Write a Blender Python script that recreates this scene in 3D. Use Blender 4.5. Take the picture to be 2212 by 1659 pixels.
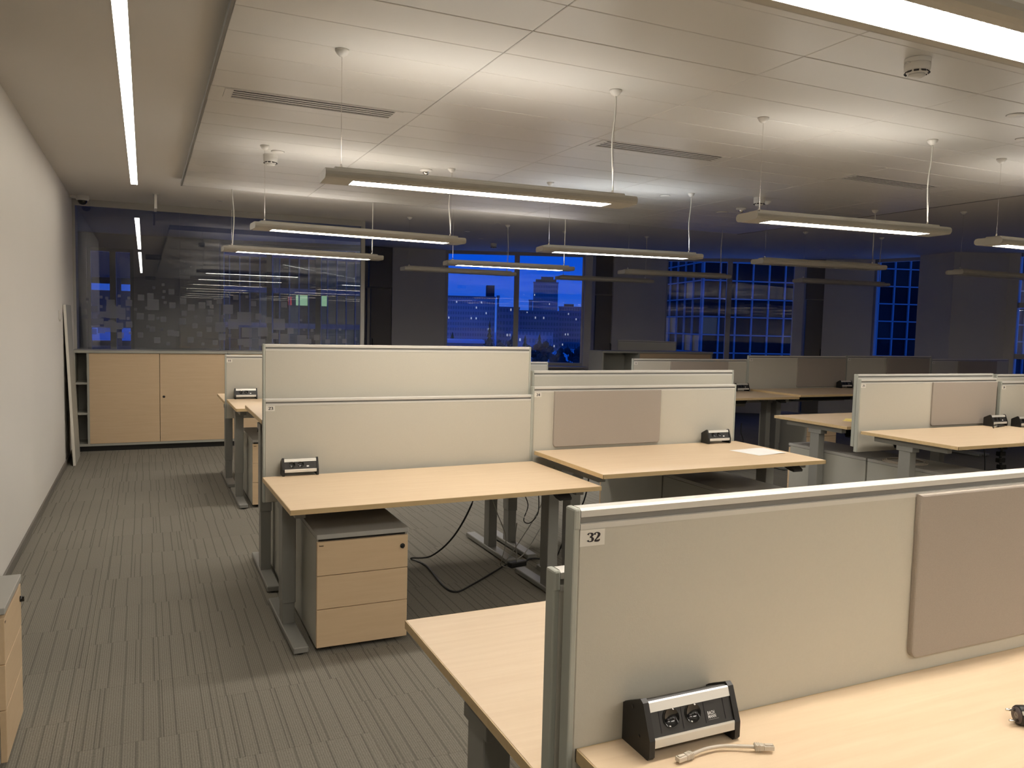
import bpy, bmesh, math, random
from mathutils import Vector, Matrix
random.seed(7)
PI = math.pi
scene = bpy.context.scene
COL = scene.collection
for _o in list(bpy.data.objects):
    bpy.data.objects.remove(_o)

# ------------------------------------------------------------------ camera
EYE = 1.53
def cam_setup():
    f_px, yaw, pitch, roll = 1720.0, math.radians(24.78), math.radians(-4.28), math.radians(1.39)
    fw = Vector((math.sin(yaw)*math.cos(pitch), math.cos(yaw)*math.cos(pitch), math.sin(pitch)))
    rt = Vector((math.cos(yaw), -math.sin(yaw), 0))
    up = rt.cross(fw)
    r2 = math.cos(roll)*rt + math.sin(roll)*up
    u2 = -math.sin(roll)*rt + math.cos(roll)*up
    cd = bpy.data.cameras.new('camera')
    cd.sensor_fit = 'HORIZONTAL'; cd.sensor_width = 36.0
    cd.lens = f_px/2212.0*36.0
    cd.clip_start = 0.05; cd.clip_end = 3000
    co = bpy.data.objects.new('camera', cd); COL.objects.link(co)
    m = Matrix((r2, u2, -fw)).transposed().to_4x4()
    m.translation = Vector((0, 0, EYE))
    co.matrix_world = m
    scene.camera = co
cam_setup()

# ------------------------------------------------------------------ world: dusk sky
def world_setup():
    w = bpy.data.worlds.new('dusk'); scene.world = w; w.use_nodes = True
    nt = w.node_tree; nt.nodes.clear()
    N = nt.nodes.new; L = nt.links.new
    out = N('ShaderNodeOutputWorld'); bg = N('ShaderNodeBackground')
    tc = N('ShaderNodeTexCoord'); sx = N('ShaderNodeSeparateXYZ'); cr = N('ShaderNodeValToRGB')
    nz = N('ShaderNodeTexNoise'); mp = N('ShaderNodeMapping'); ad = N('ShaderNodeMath'); ad.operation = 'MULTIPLY_ADD'
    mp.inputs['Scale'].default_value = (1.2, 1.2, 14)
    nz.inputs['Scale'].default_value = 3.0; nz.inputs['Detail'].default_value = 4
    ad.inputs[1].default_value = 0.05
    L(tc.outputs['Generated'], sx.inputs[0]); L(tc.outputs['Generated'], mp.inputs[0]); L(mp.outputs[0], nz.inputs['Vector'])
    L(nz.outputs['Fac'], ad.inputs[0]); L(sx.outputs['Z'], ad.inputs[2])
    L(ad.outputs[0], cr.inputs[0]); L(cr.outputs[0], bg.inputs[0]); L(bg.outputs[0], out.inputs[0])
    e = cr.color_ramp.elements
    e[0].position = 0.0; e[0].color = (0.045, 0.135, 0.58, 1)
    e[1].position = 1.0; e[1].color = (0.002, 0.055, 0.42, 1)
    a = cr.color_ramp.elements.new(0.05); a.color = (0.018, 0.105, 0.62, 1)
    b = cr.color_ramp.elements.new(0.10); b.color = (0.002, 0.080, 0.66, 1)
    bg.inputs[1].default_value = 1.0
world_setup()

# ------------------------------------------------------------------ exposure
vs = scene.view_settings
vs.view_transform = 'Standard'; vs.look = 'None'; vs.gamma = 1.0; vs.exposure = 0.06
vs.use_curve_mapping = False

# ------------------------------------------------------------------ lamp levels
DOWN = 43.0      # radiance of a lit pendant's louvre
UPL = 15.0       # radiance of its upper opening
LINE = 21.0       # recessed linear light
WARM = (1.0, 0.925, 0.82)

# ------------------------------------------------------------------ materials
MATS = {}
def new_mat(name):
    m = bpy.data.materials.new(name); m.use_nodes = True
    nt = m.node_tree
    b = next(n for n in nt.nodes if n.type == 'BSDF_PRINCIPLED')
    MATS[name] = m
    return m, nt, b
def plain(name, col, rough=0.5, metal=0.0, spec=0.5, noise=0.0, nscale=30.0, bump=0.0, bscale=200.0, emit=None, estr=0.0, stretch=None):
    m, nt, b = new_mat(name)
    b.inputs['Base Color'].default_value = (*col, 1)
    b.inputs['Roughness'].default_value = rough
    b.inputs['Metallic'].default_value = metal
    b.inputs['Specular IOR Level'].default_value = spec
    N = nt.nodes.new; L = nt.links.new
    if noise or bump:
        tc = N('ShaderNodeTexCoord')
        mp = N('ShaderNodeMapping'); L(tc.outputs['Object'], mp.inputs[0])
        if stretch: mp.inputs['Scale'].default_value = stretch
    if noise:
        nz = N('ShaderNodeTexNoise'); nz.inputs['Scale'].default_value = nscale; nz.inputs['Detail'].default_value = 4
        L(mp.outputs[0], nz.inputs['Vector'])
        mx = N('ShaderNodeMix'); mx.data_type = 'RGBA'
        mx.inputs['A'].default_value = tuple(c*(1-noise) for c in col) + (1,)
        mx.inputs['B'].default_value = tuple(min(1, c*(1+noise)) for c in col) + (1,)
        L(nz.outputs['Fac'], mx.inputs['Factor']); L(mx.outputs['Result'], b.inputs['Base Color'])
    if bump:
        n2 = N('ShaderNodeTexNoise'); n2.inputs['Scale'].default_value = bscale; n2.inputs['Detail'].default_value = 3
        L(mp.outputs[0], n2.inputs['Vector'])
        bp = N('ShaderNodeBump'); bp.inputs['Strength'].default_value = bump; bp.inputs['Distance'].default_value = 0.002
        L(n2.outputs['Fac'], bp.inputs['Height']); L(bp.outputs[0], b.inputs['Normal'])
    if emit:
        b.inputs['Emission Color'].default_value = (*emit, 1); b.inputs['Emission Strength'].default_value = estr
    return m

plain('wall_paint', (0.74, 0.71, 0.66), 0.85, spec=0.2, noise=0.02, nscale=2.0, bump=0.15, bscale=350)
plain('facade_paint', (0.60, 0.575, 0.54), 0.85, spec=0.2, noise=0.02, nscale=2.0)
plain('plaster', (0.66, 0.63, 0.59), 0.9, spec=0.2, noise=0.02, nscale=1.5)
plain('panel_metal', (0.62, 0.60, 0.565), 0.38, spec=0.5, noise=0.015, nscale=3.0)
plain('trim_dark', (0.20, 0.19, 0.175), 0.6)
plain('baseboard_grey', (0.17, 0.155, 0.135), 0.6)
plain('flap_panel', (0.17, 0.155, 0.135), 0.6)
plain('grey_metal', (0.225, 0.222, 0.205), 0.42, spec=0.5, noise=0.03, nscale=40)
plain('grey_laminate', (0.38, 0.375, 0.33), 0.5, noise=0.02, nscale=20)
plain('dark_top', (0.20, 0.19, 0.17), 0.55, noise=0.05, nscale=300)
plain('divider_face', (0.515, 0.49, 0.42), 0.6, spec=0.3, noise=0.03, nscale=180, bump=0.1, bscale=400)
plain('aluminium', (0.62, 0.60, 0.55), 0.5, metal=0.15, noise=0.02, nscale=60, stretch=(1, 30, 30))
plain('alu_groove', (0.24, 0.235, 0.225), 0.5, metal=0.4)
plain('end_cap_grey', (0.40, 0.41, 0.36), 0.55)
plain('pinboard_cloth', (0.355, 0.312, 0.272), 0.95, spec=0.1, noise=0.08, nscale=420, bump=0.25, bscale=600)
plain('paper_white', (0.80, 0.79, 0.78), 0.7)
plain('label_paper', (0.72, 0.69, 0.62), 0.6)
plain('ink', (0.012, 0.008, 0.012), 0.5)
plain('black_plastic', (0.016, 0.015, 0.014), 0.42, spec=0.4)
plain('outlet_panel', (0.030, 0.029, 0.028), 0.45, spec=0.4)
plain('black_gloss', (0.006, 0.006, 0.006), 0.12, spec=0.5)
plain('alu_strip', (0.70, 0.68, 0.63), 0.35, metal=0.35)
plain('silver', (0.75, 0.72, 0.68), 0.2, metal=1.0)
plain('logo_white', (0.75, 0.75, 0.75), 0.5)
plain('logo_brown', (0.10, 0.065, 0.03), 0.5)
plain('white_plastic', (0.66, 0.64, 0.60), 0.4)
plain('lamp_body', (0.43, 0.415, 0.375), 0.45, noise=0.01, nscale=30)
plain('lamp_off', (0.16, 0.155, 0.15), 0.35)
plain('cord_white', (0.62, 0.60, 0.56), 0.5)
plain('cord_black', (0.012, 0.012, 0.012), 0.5)
plain('cord_grey', (0.33, 0.32, 0.28), 0.5)
plain('cord_beige', (0.52, 0.46, 0.38), 0.45)
plain('plug_face', (0.09, 0.07, 0.07), 0.5)
plain('red_plastic', (0.45, 0.03, 0.02), 0.5)
plain('yellow_note', (0.80, 0.66, 0.22), 0.7)
plain('frame_alu', (0.40, 0.39, 0.37), 0.5, metal=0.2)
plain('sill_board', (0.42, 0.40, 0.37), 0.5)
plain('sign_dark', (0.05, 0.055, 0.05), 0.5)
plain('sign_white', (0.7, 0.7, 0.7), 0.5)
plain('table_light', (0.55, 0.52, 0.46), 0.5)
plain('vent_dark', (0.012, 0.01, 0.01), 0.8)
plain('snow', (0.82, 0.84, 0.88), 0.9, noise=0.16, nscale=0.035)
plain('tree_dark', (0.06, 0.06, 0.055), 0.95)
plain('conifer', (0.10, 0.085, 0.03), 0.95)
plain('concrete_dark', (0.06, 0.06, 0.07), 0.9)
plain('concrete_mid', (0.22, 0.22, 0.23), 0.9)
plain('facade_frame', (0.36, 0.37, 0.38), 0.6)
plain('glass_dark', (0.008, 0.010, 0.016), 0.5, spec=0.08)
plain('glass_curtain', (0.022, 0.026, 0.028), 0.6, spec=0.08, noise=0.5, nscale=0.8, stretch=(4, 4, 0.3))
plain('glass_dim_lit', (0.03, 0.03, 0.03), 0.3, emit=(0.9, 0.78, 0.42), estr=0.035)
plain('glass_dim_green', (0.02, 0.025, 0.03), 0.3, emit=(0.45, 0.75, 0.75), estr=0.016)
plain('glow_lime', (0.1, 0.1, 0.1), 0.5, emit=(0.55, 0.9, 0.5), estr=0.55)
plain('glow_red', (0.1, 0.02, 0.02), 0.5, emit=(1.0, 0.12, 0.12), estr=0.4)
plain('lit_bulb', (0.5, 0.5, 0.5), 0.5, emit=(0.6, 0.85, 1.0), estr=2.5)

def emitter(name, col, strength):
    m = bpy.data.materials.new(name); m.use_nodes = True; nt = m.node_tree; nt.nodes.clear()
    o = nt.nodes.new('ShaderNodeOutputMaterial'); e = nt.nodes.new('ShaderNodeEmission')
    e.inputs[0].default_value = (*col, 1); e.inputs[1].default_value = strength
    nt.links.new(e.outputs[0], o.inputs[0]); MATS[name] = m
emitter('lamp_down', WARM, DOWN)
emitter('lamp_up', WARM, UPL)
emitter('lamp_up_cool', (0.90, 0.95, 1.0), UPL)
emitter('lamp_down_cool', (0.93, 0.93, 0.95), DOWN)
emitter('line_light', (1.0, 0.925, 0.81), LINE)

def wood(name, base, dark, edge=False):
    m, nt, b = new_mat(name)
    N = nt.nodes.new; L = nt.links.new
    tc = N('ShaderNodeTexCoord'); mp = N('ShaderNodeMapping'); L(tc.outputs['Object'], mp.inputs[0])
    mp.inputs['Scale'].default_value = (1.6, 22, 22)
    n1 = N('ShaderNodeTexNoise'); n1.inputs['Scale'].default_value = 2.2; n1.inputs['Detail'].default_value = 6; n1.inputs['Distortion'].default_value = 0.6
    L(mp.outputs[0], n1.inputs['Vector'])
    cr = N('ShaderNodeValToRGB'); e = cr.color_ramp.elements
    e[0].position = 0.32; e[0].color = (*dark, 1); e[1].position = 0.72; e[1].color = (*base, 1)
    L(n1.outputs['Fac'], cr.inputs[0]); L(cr.outputs[0], b.inputs['Base Color'])
    b.inputs['Roughness'].default_value = 0.42; b.inputs['Specular IOR Level'].default_value = 0.4
wood('maple', (0.71, 0.555, 0.385), (0.665, 0.505, 0.34))
wood('maple_front', (0.65, 0.49, 0.315), (0.615, 0.455, 0.285))
wood('maple_edge', (0.60, 0.45, 0.25), (0.55, 0.40, 0.21))

def carpet(name):
    m, nt, b = new_mat(name)
    N = nt.nodes.new; L = nt.links.new
    def math_(op, a=None, bb=None, c=None):
        n = N('ShaderNodeMath'); n.operation = op
        for i, v in enumerate((a, bb, c)):
            if v is None: continue
            if isinstance(v, (int, float)): n.inputs[i].default_value = v
            else: L(v, n.inputs[i])
        return n.outputs[0]
    g = N('ShaderNodeNewGeometry'); s = N('ShaderNodeSeparateXYZ'); L(g.outputs['Position'], s.inputs[0])
    X, Y = s.outputs['X'], s.outputs['Y']
    ix = math_('FLOOR', math_('DIVIDE', math_('ADD', X, 0.25), 0.5))
    par = math_('MODULO', math_('ADD', ix, 100), 2)
    iy = math_('FLOOR', math_('DIVIDE', math_('ADD', Y, math_('MULTIPLY_ADD', par, 0.25, -0.06)), 0.5))
    tid = math_('MULTIPLY_ADD', iy, 17.31, math_('MULTIPLY', ix, 3.77))
    def stripes(pitch, half, seed, gate):
        u = math_('DIVIDE', X, pitch); cell = math_('FLOOR', u); fr_ = math_('FRACT', u)
        cv = N('ShaderNodeCombineXYZ'); L(cell, cv.inputs[0]); L(math_('ADD', tid, seed), cv.inputs[1])
        wn = N('ShaderNodeTexWhiteNoise'); wn.noise_dimensions = '2D'; L(cv.outputs[0], wn.inputs['Vector'])
        sc = N('ShaderNodeSeparateColor'); L(wn.outputs['Color'], sc.inputs[0])
        pos = math_('MULTIPLY_ADD', sc.outputs[0], 0.36, 0.32)
        hit = math_('LESS_THAN', math_('ABSOLUTE', math_('SUBTRACT', fr_, pos)), half)
        return math_('MULTIPLY', hit, math_('GREATER_THAN', sc.outputs[1], gate))
    line = math_('MAXIMUM', stripes(0.0625, 0.055, 0.0, 0.05), stripes(0.125, 0.020, 9.3, 0.62))
    rib = math_('MULTIPLY_ADD', math_('SINE', math_('MULTIPLY', X, 2*PI/0.0085)), 0.5, 0.5)
    nz = N('ShaderNodeTexNoise'); nz.inputs['Scale'].default_value = 260; nz.inputs['Detail'].default_value = 2
    mp = N('ShaderNodeMapping'); mp.inputs['Scale'].default_value = (1, 0.35, 1); L(g.outputs['Position'], mp.inputs[0]); L(mp.outputs[0], nz.inputs['Vector'])
    big = N('ShaderNodeTexNoise'); big.inputs['Scale'].default_value = 1.1; L(g.outputs['Position'], big.inputs['Vector'])
    wt = N('ShaderNodeTexWhiteNoise'); wt.noise_dimensions = '1D'; L(tid, wt.inputs['W'])
    v = math_('MULTIPLY_ADD', rib, 0.22, 0.80)
    v = math_('MULTIPLY', v, math_('MULTIPLY_ADD', nz.outputs['Fac'], 0.7, 0.65))
    v = math_('MULTIPLY', v, math_('MULTIPLY_ADD', wt.outputs['Value'], 0.06, 0.97))
    v = math_('MULTIPLY', v, math_('MULTIPLY_ADD', big.outputs['Fac'], 0.25, 0.875))
    v = math_('MULTIPLY', v, math_('MULTIPLY_ADD', line, -0.30, 1.0))
    mx = N('ShaderNodeMix'); mx.data_type = 'RGBA'; mx.blend_type = 'MULTIPLY'; mx.inputs['Factor'].default_value = 1
    mx.inputs['A'].default_value = (0.235, 0.219, 0.184, 1)
    cc = N('ShaderNodeCombineColor'); L(v, cc.inputs[0]); L(v, cc.inputs[1]); L(v, cc.inputs[2])
    L(cc.outputs[0], mx.inputs['B']); L(mx.outputs['Result'], b.inputs['Base Color'])
    b.inputs['Roughness'].default_value = 1.0; b.inputs['Specular IOR Level'].default_value = 0.05
    bp = N('ShaderNodeBump'); bp.inputs['Strength'].default_value = 0.5; bp.inputs['Distance'].default_value = 0.003
    L(v, bp.inputs['Height']); L(bp.outputs[0], b.inputs['Normal'])
carpet('carpet')

def pane_glass(name, tint, gain=1.0, ior=1.6):
    # architectural sheet glass: clear with Fresnel mirror reflection of both faces
    m = bpy.data.materials.new(name); m.use_nodes = True; nt = m.node_tree; nt.nodes.clear()
    N = nt.nodes.new; L = nt.links.new
    o = N('ShaderNodeOutputMaterial'); t = N('ShaderNodeBsdfTransparent'); g = N('ShaderNodeBsdfGlossy'); mx = N('ShaderNodeMixShader')
    fr = N('ShaderNodeFresnel'); fr.inputs['IOR'].default_value = ior
    ml = N('ShaderNodeMath'); ml.operation = 'MULTIPLY'; ml.inputs[1].default_value = gain; ml.use_clamp = True
    t.inputs[0].default_value = (*tint, 1); g.inputs['Roughness'].default_value = 0.0; g.inputs['Color'].default_value = (0.95, 0.97, 1, 1)
    L(fr.outputs[0], ml.inputs[0]); L(ml.outputs[0], mx.inputs[0]); L(t.outputs[0], mx.inputs[1]); L(g.outputs[0], mx.inputs[2]); L(mx.outputs[0], o.inputs[0])
    MATS[name] = m
pane_glass('window_glass', (0.92, 0.95, 0.98), 1.5)
pane_glass('partition_glass', (0.76, 0.80, 0.80), 2.7)
def film(name):
    m = bpy.data.materials.new(name); m.use_nodes = True; nt = m.node_tree; nt.nodes.clear()
    N = nt.nodes.new; L = nt.links.new
    o = N('ShaderNodeOutputMaterial'); t = N('ShaderNodeBsdfTransparent'); d = N('ShaderNodeBsdfDiffuse'); tr = N('ShaderNodeBsdfTranslucent')
    m1 = N('ShaderNodeMixShader'); m2 = N('ShaderNodeMixShader')
    d.inputs[0].default_value = (0.42, 0.42, 0.42, 1); tr.inputs[0].default_value = (0.7, 0.72, 0.75, 1)
    m1.inputs[0].default_value = 0.5; m2.inputs[0].default_value = 0.5
    L(d.outputs[0], m1.inputs[1]); L(tr.outputs[0], m1.inputs[2]); L(t.outputs[0], m2.inputs[1]); L(m1.outputs[0], m2.inputs[2]); L(m2.outputs[0], o.inputs[0])
    MATS[name] = m
film('frost_film')
def lit_blocks(name, base, litcol, thresh, cw, ch, strength):
    # far facade too small to tell its windows apart: dark window cells, a few lit
    m, nt, b = new_mat(name)
    N = nt.nodes.new; L = nt.links.new
    tc = N('ShaderNodeTexCoord'); s = N('ShaderNodeSeparateXYZ'); L(tc.outputs['Object'], s.inputs[0])
    def math_(op, a, bb):
        n = N('ShaderNodeMath'); n.operation = op
        for i, v in enumerate((a, bb)):
            if isinstance(v, (int, float)): n.inputs[i].default_value = v
            else: L(v, n.inputs[i])
        return n.outputs[0]
    u = math_('DIVIDE', math_('ADD', s.outputs['X'], s.outputs['Y']), cw); v = math_('DIVIDE', s.outputs['Z'], ch)
    fu = math_('FRACT', u, 0); fv = math_('FRACT', v, 0)
    win = math_('MULTIPLY', math_('GREATER_THAN', fu, 0.35), math_('GREATER_THAN', fv, 0.45))
    cv = N('ShaderNodeCombineXYZ'); L(math_('FLOOR', u, 0), cv.inputs[0]); L(math_('FLOOR', v, 0), cv.inputs[1])
    wn = N('ShaderNodeTexWhiteNoise'); wn.noise_dimensions = '2D'; L(cv.outputs[0], wn.inputs['Vector'])
    small = math_('MULTIPLY', math_('GREATER_THAN', fu, 0.6), math_('GREATER_THAN', fv, 0.62))
    lit = math_('MULTIPLY', small, math_('GREATER_THAN', wn.outputs['Value'], thresh))
    mx = N('ShaderNodeMix'); mx.data_type = 'RGBA'; L(win, mx.inputs['Factor'])
    mx.inputs['A'].default_value = (*base, 1); mx.inputs['B'].default_value = tuple(c*0.62 for c in base) + (1,)
    L(mx.outputs['Result'], b.inputs['Base Color']); b.inputs['Roughness'].default_value = 0.8
    b.inputs['Emission Color'].default_value = (*litcol, 1)
    L(math_('MULTIPLY', lit, strength), b.inputs['Emission Strength'])
lit_blocks('apartment_facade', (0.48, 0.48, 0.48), (0.75, 0.85, 1.0), 0.95, 1.3, 2.8, 0.55)
lit_blocks('tower_facade', (0.34, 0.33, 0.32), (0.9, 0.9, 0.85), 0.95, 1.3, 3.4, 0.7)
lit_blocks('block_facade', (0.24, 0.24, 0.25), (0.8, 0.85, 1.0), 0.93, 1.5, 3.0, 0.45)

# ------------------------------------------------------------------ mesh kit
class MB:
    def __init__(s): s.bm = bmesh.new()
    def box(s, x0, y0, z0, x1, y1, z1, bevel=0.0, seg=2, M=None):
        cx, cy, cz = (x0+x1)/2, (y0+y1)/2, (z0+z1)/2
        r = bmesh.ops.create_cube(s.bm, size=1.0, matrix=Matrix.Translation((cx, cy, cz)) @ Matrix.Diagonal((abs(x1-x0), abs(y1-y0), abs(z1-z0), 1)))
        vs_ = r['verts']
        if bevel:
            es = list({e for v in vs_ for e in v.link_edges})
            rb = bmesh.ops.bevel(s.bm, geom=es, offset=bevel, segments=seg, affect='EDGES', profile=0.5)
            vs_ = list({v for f in rb['faces'] for v in f.verts} | {v for v in vs_ if v.is_valid})
        if M is not None: bmesh.ops.transform(s.bm, matrix=M, verts=[v for v in vs_ if v.is_valid])
        return s
    def prism(s, poly, a, b, axis='X', M=None):
        # polygon in the plane across axis, extruded from a to b
        def P(u, v, t):
            if axis == 'X': return (t, u, v)
            if axis == 'Y': return (u, t, v)
            return (u, v, t)
        A = [s.bm.verts.new(P(u, v, a)) for u, v in poly]; B = [s.bm.verts.new(P(u, v, b)) for u, v in poly]
        n = len(poly)
        fs = [s.bm.faces.new(A), s.bm.faces.new(B[::-1])]
        for i in range(n): fs.append(s.bm.faces.new((A[i], B[i], B[(i+1) % n], A[(i+1) % n])))
        bmesh.ops.recalc_face_normals(s.bm, faces=fs)
        if M is not None: bmesh.ops.transform(s.bm, matrix=M, verts=A+B)
        return s
    def lathe(s, prof, seg=24, M=None):
        rings = []; new = []
        for r, z in prof:
            if r < 1e-6:
                v = s.bm.verts.new((0, 0, z)); rings.append([v]); new.append(v)
            else:
                ring = [s.bm.verts.new((r*math.cos(2*PI*i/seg), r*math.sin(2*PI*i/seg), z)) for i in range(seg)]
                rings.append(ring); new += ring
        fs = []
        for a, b in zip(rings, rings[1:]):
            for i in range(seg):
                j = (i+1) % seg
                if len(a) == 1 and len(b) == 1: continue
                if len(a) == 1: fs.append(s.bm.faces.new((a[0], b[i], b[j])))
                elif len(b) == 1: fs.append(s.bm.faces.new((a[i], a[j], b[0])))
                else: fs.append(s.bm.faces.new((a[i], a[j], b[j], b[i])))
        bmesh.ops.recalc_face_normals(s.bm, faces=fs)
        for f in fs: f.smooth = True
        if M is not None: bmesh.ops.transform(s.bm, matrix=M, verts=new)
        return s
    def tube(s, pts, r, seg=8, smooth=True, sub=6):
        pts = [Vector(p) for p in pts]
        if len(pts) > 2 and sub > 1:
            q = []
            for i in range(len(pts)-1):
                p0 = pts[max(i-1, 0)]; p1 = pts[i]; p2 = pts[i+1]; p3 = pts[min(i+2, len(pts)-1)]
                for k in range(sub):
                    t = k/sub
                    q.append(0.5*((2*p1)+(p2-p0)*t+(2*p0-5*p1+4*p2-p3)*t*t+(3*p1-p0-3*p2+p3)*t**3))
            q.append(pts[-1]); pts = q
        rings = []
        for i, p in enumerate(pts):
            d = (pts[min(i+1, len(pts)-1)]-pts[max(i-1, 0)]).normalized()
            up = Vector((0, 0, 1)) if abs(d.z) < 0.9 else Vector((1, 0, 0))
            a = d.cross(up).normalized(); b = d.cross(a).normalized()
            rings.append([s.bm.verts.new(p+r*(math.cos(2*PI*k/seg)*a+math.sin(2*PI*k/seg)*b)) for k in range(seg)])
        fs = []
        for A, B in zip(rings, rings[1:]):
            for k in range(seg):
                fs.append(s.bm.faces.new((A[k], A[(k+1) % seg], B[(k+1) % seg], B[k])))
        fs.append(s.bm.faces.new(rings[0][::-1])); fs.append(s.bm.faces.new(rings[-1]))
        bmesh.ops.recalc_face_normals(s.bm, faces=fs)
        for f in fs: f.smooth = smooth
        return s
    def quad(s, a, b, c, d):
        s.bm.faces.new([s.bm.verts.new(p) for p in (a, b, c, d)]); return s
    def ribbon(s, pts, M):
        # lettering stroke: (x, y, width) points, flat
        q = []
        for i in range(len(pts)-1):
            p0 = pts[max(i-1, 0)]; p1 = pts[i]; p2 = pts[i+1]; p3 = pts[min(i+2, len(pts)-1)]
            for k in range(6):
                t = k/6
                q.append(tuple(0.5*((2*p1[j])+(p2[j]-p0[j])*t+(2*p0[j]-5*p1[j]+4*p2[j]-p3[j])*t*t+(3*p1[j]-p0[j]-3*p2[j]+p3[j])*t**3) for j in range(3)))
        q.append(pts[-1]); L = []
        for i, p in enumerate(q):
            a = q[max(i-1, 0)]; b = q[min(i+1, len(q)-1)]
            d = Vector((b[0]-a[0], b[1]-a[1])); d = d.normalized() if d.length > 1e-9 else Vector((1, 0))
            n = Vector((-d.y, d.x))*p[2]/2
            L.append((s.bm.verts.new(M @ Vector((p[0]+n.x, p[1]+n.y, 0))), s.bm.verts.new(M @ Vector((p[0]-n.x, p[1]-n.y, 0)))))
        for (a, b), (c, d) in zip(L, L[1:]):
            s.bm.faces.new((a, b, d, c))
        return s
    def mesh(s, name):
        me = bpy.data.meshes.new(name); s.bm.to_mesh(me); s.bm.free(); return me
    def build(s, name, mat, parent=None, loc=(0, 0, 0), rotz=0.0):
        o = bpy.data.objects.new(name, s.mesh(name)); COL.objects.link(o)
        o.data.materials.append(MATS[mat]); o.location = loc; o.rotation_euler = (0, 0, rotz)
        if parent is not None: o.parent = parent
        return o
def link_mesh(name, me, parent=None, loc=(0, 0, 0), rotz=0.0, scale=None):
    o = bpy.data.objects.new(name, me); COL.objects.link(o); o.location = loc; o.rotation_euler = (0, 0, rotz)
    if scale: o.scale = scale
    if parent is not None: o.parent = parent
    return o
def tag(o, label, cat, group=None):
    o['label'] = label; o['category'] = cat
    if group: o['group'] = group
    return o
def thing(name, label, cat, loc=(0, 0, 0), rotz=0.0, group=None):
    o = bpy.data.objects.new(name, None); COL.objects.link(o); o.empty_display_size = 0.1
    o.location = loc; o.rotation_euler = (0, 0, rotz)
    return tag(o, label, cat, group)
def struct(o, label=None):
    o['kind'] = 'structure'
    if label: o['label'] = label
    return o
def bx(*a, **k): return MB().box(*a, **k)
def flat_text(body, size, mat, name, parent, M):
    cu = bpy.data.curves.new(name, 'FONT'); cu.body = body; cu.size = size; cu.resolution_u = 3
    cu.space_line = 0.78; cu.offset = size*0.012
    to = bpy.data.objects.new(name, cu); COL.objects.link(to)
    dg = bpy.context.evaluated_depsgraph_get()
    me = bpy.data.meshes.new_from_object(to.evaluated_get(dg))
    bpy.data.objects.remove(to); bpy.data.curves.remove(cu)
    me.transform(M)
    me.materials.clear(); me.materials.append(MATS[mat])
    return link_mesh(name, me, parent)

# ------------------------------------------------------------------ the room
CEIL = 2.83      # plaster ceiling
PAN = 2.765      # underside of the metal panel field
WL = -0.74       # left wall
GY = 10.40       # glass partition
PLAN = [(-3.35, -9.85), (13.65, -9.85), (13.65, 5.45), (12.55, 8.25), (12.30, 9.0), (11.95, 10.40), (11.15, 11.12), (8.98, 12.62), (7.9, 12.85), (7.35, 12.85), (6.98, 12.93), (5.0, 13.85), (3.55, 13.95), (1.2, 14.60), (0.33, 14.65), (-3.35, 14.75)]
def inside(x, y):
    r = False; n = len(PLAN)
    for i in range(n):
        (x1, y1), (x2, y2) = PLAN[i], PLAN[(i+1) % n]
        if (y1 > y) != (y2 > y) and x < (x2-x1)*(y-y1)/(y2-y1)+x1: r = not r
    return r
floor = struct(MB().prism(PLAN, -0.30, -0.008, axis='Z').build('floor', 'carpet'), 'grey ribbed carpet tile floor of the open office')
# carpet tiles: half-offset columns of 0.5 m tiles
tile_me = bx(-0.2494, -0.2494, -0.008, 0.2494, 0.2494, 0.0).mesh('carpet_tile'); tile_me.materials.append(MATS['carpet'])
done = set(); ntile = 0
def tile_row(ix, y0, y1):
    off = 0.06 - (0.25 if (ix+100) % 2 else 0.0)
    k0 = math.ceil((y0-off)/0.5-1e-6); k1 = math.floor((y1-off)/0.5+1e-6)
    return [(ix*0.5, off+0.5*k+0.25) for k in range(k0, k1)]
mine = set()
for ix in range(-1, 6):
    for p in tile_row(ix, 1.9, 9.95): mine.add((round(p[0], 3), round(p[1], 3)))
for ix in range(6, 12):
    for p in tile_row(ix, 3.6, 8.8): mine.add((round(p[0], 3), round(p[1], 3)))
for p in sorted(mine)[:299]:
    link_mesh('carpet_tile', tile_me, floor, (p[0], p[1], 0))
mine = set(sorted(mine)[:299])
rest = MB()
for ix in range(-11, 32):
    for p in tile_row(ix, -9.8, 15.8):
        if (round(p[0], 3), round(p[1], 3)) in mine: continue
        if not all(inside(p[0]+u*.25, p[1]+v*.25) for u in (-1, 1) for v in (-1, 1)): continue
        rest.quad((p[0]-.2494, p[1]-.2494, 0), (p[0]+.2494, p[1]-.2494, 0), (p[0]+.2494, p[1]+.2494, 0), (p[0]-.2494, p[1]+.2494, 0))
ro = rest.build('carpet_field', 'carpet', floor); ro['kind'] = 'stuff'

# ceiling: plaster border around a lowered field of metal panels
FX0, FX1, FY0, FY1 = 0.33, 6.98, -4.21, 8.27
c = MB()
for poly in ([(-3.35, -9.85), (FX0, -9.85), (FX0, 14.65), (-3.35, 14.75)], [(FX0, -9.85), (FX1, -9.85), (FX1, FY0), (FX0, FY0)],
             [(FX0, FY1), (FX1, FY1)] + PLAN[10:15], [(FX1, -9.85)] + PLAN[1:11]):
    c.prism(poly, CEIL, CEIL+0.25, axis='Z')
c.box(FX0, FY0, PAN+0.03, FX1, FY1, CEIL+0.25)
ceiling = struct(c.build('ceiling', 'plaster'), 'plaster ceiling border around a lowered field of metal panels')
t = MB()
t.box(FX0-0.012, FY0, PAN-0.004, FX0, FY1+0.012, PAN+0.028)
t.box(FX1, FY0, PAN-0.004, FX1+0.012, FY1+0.012, PAN+0.028)
struct(t.build('trim_1', 'trim_dark'), 'dark edge trim along the metal ceiling panel field')
t = bx(FX0, FY1, PAN-0.002, FX1, FY1+0.012, CEIL)
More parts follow.
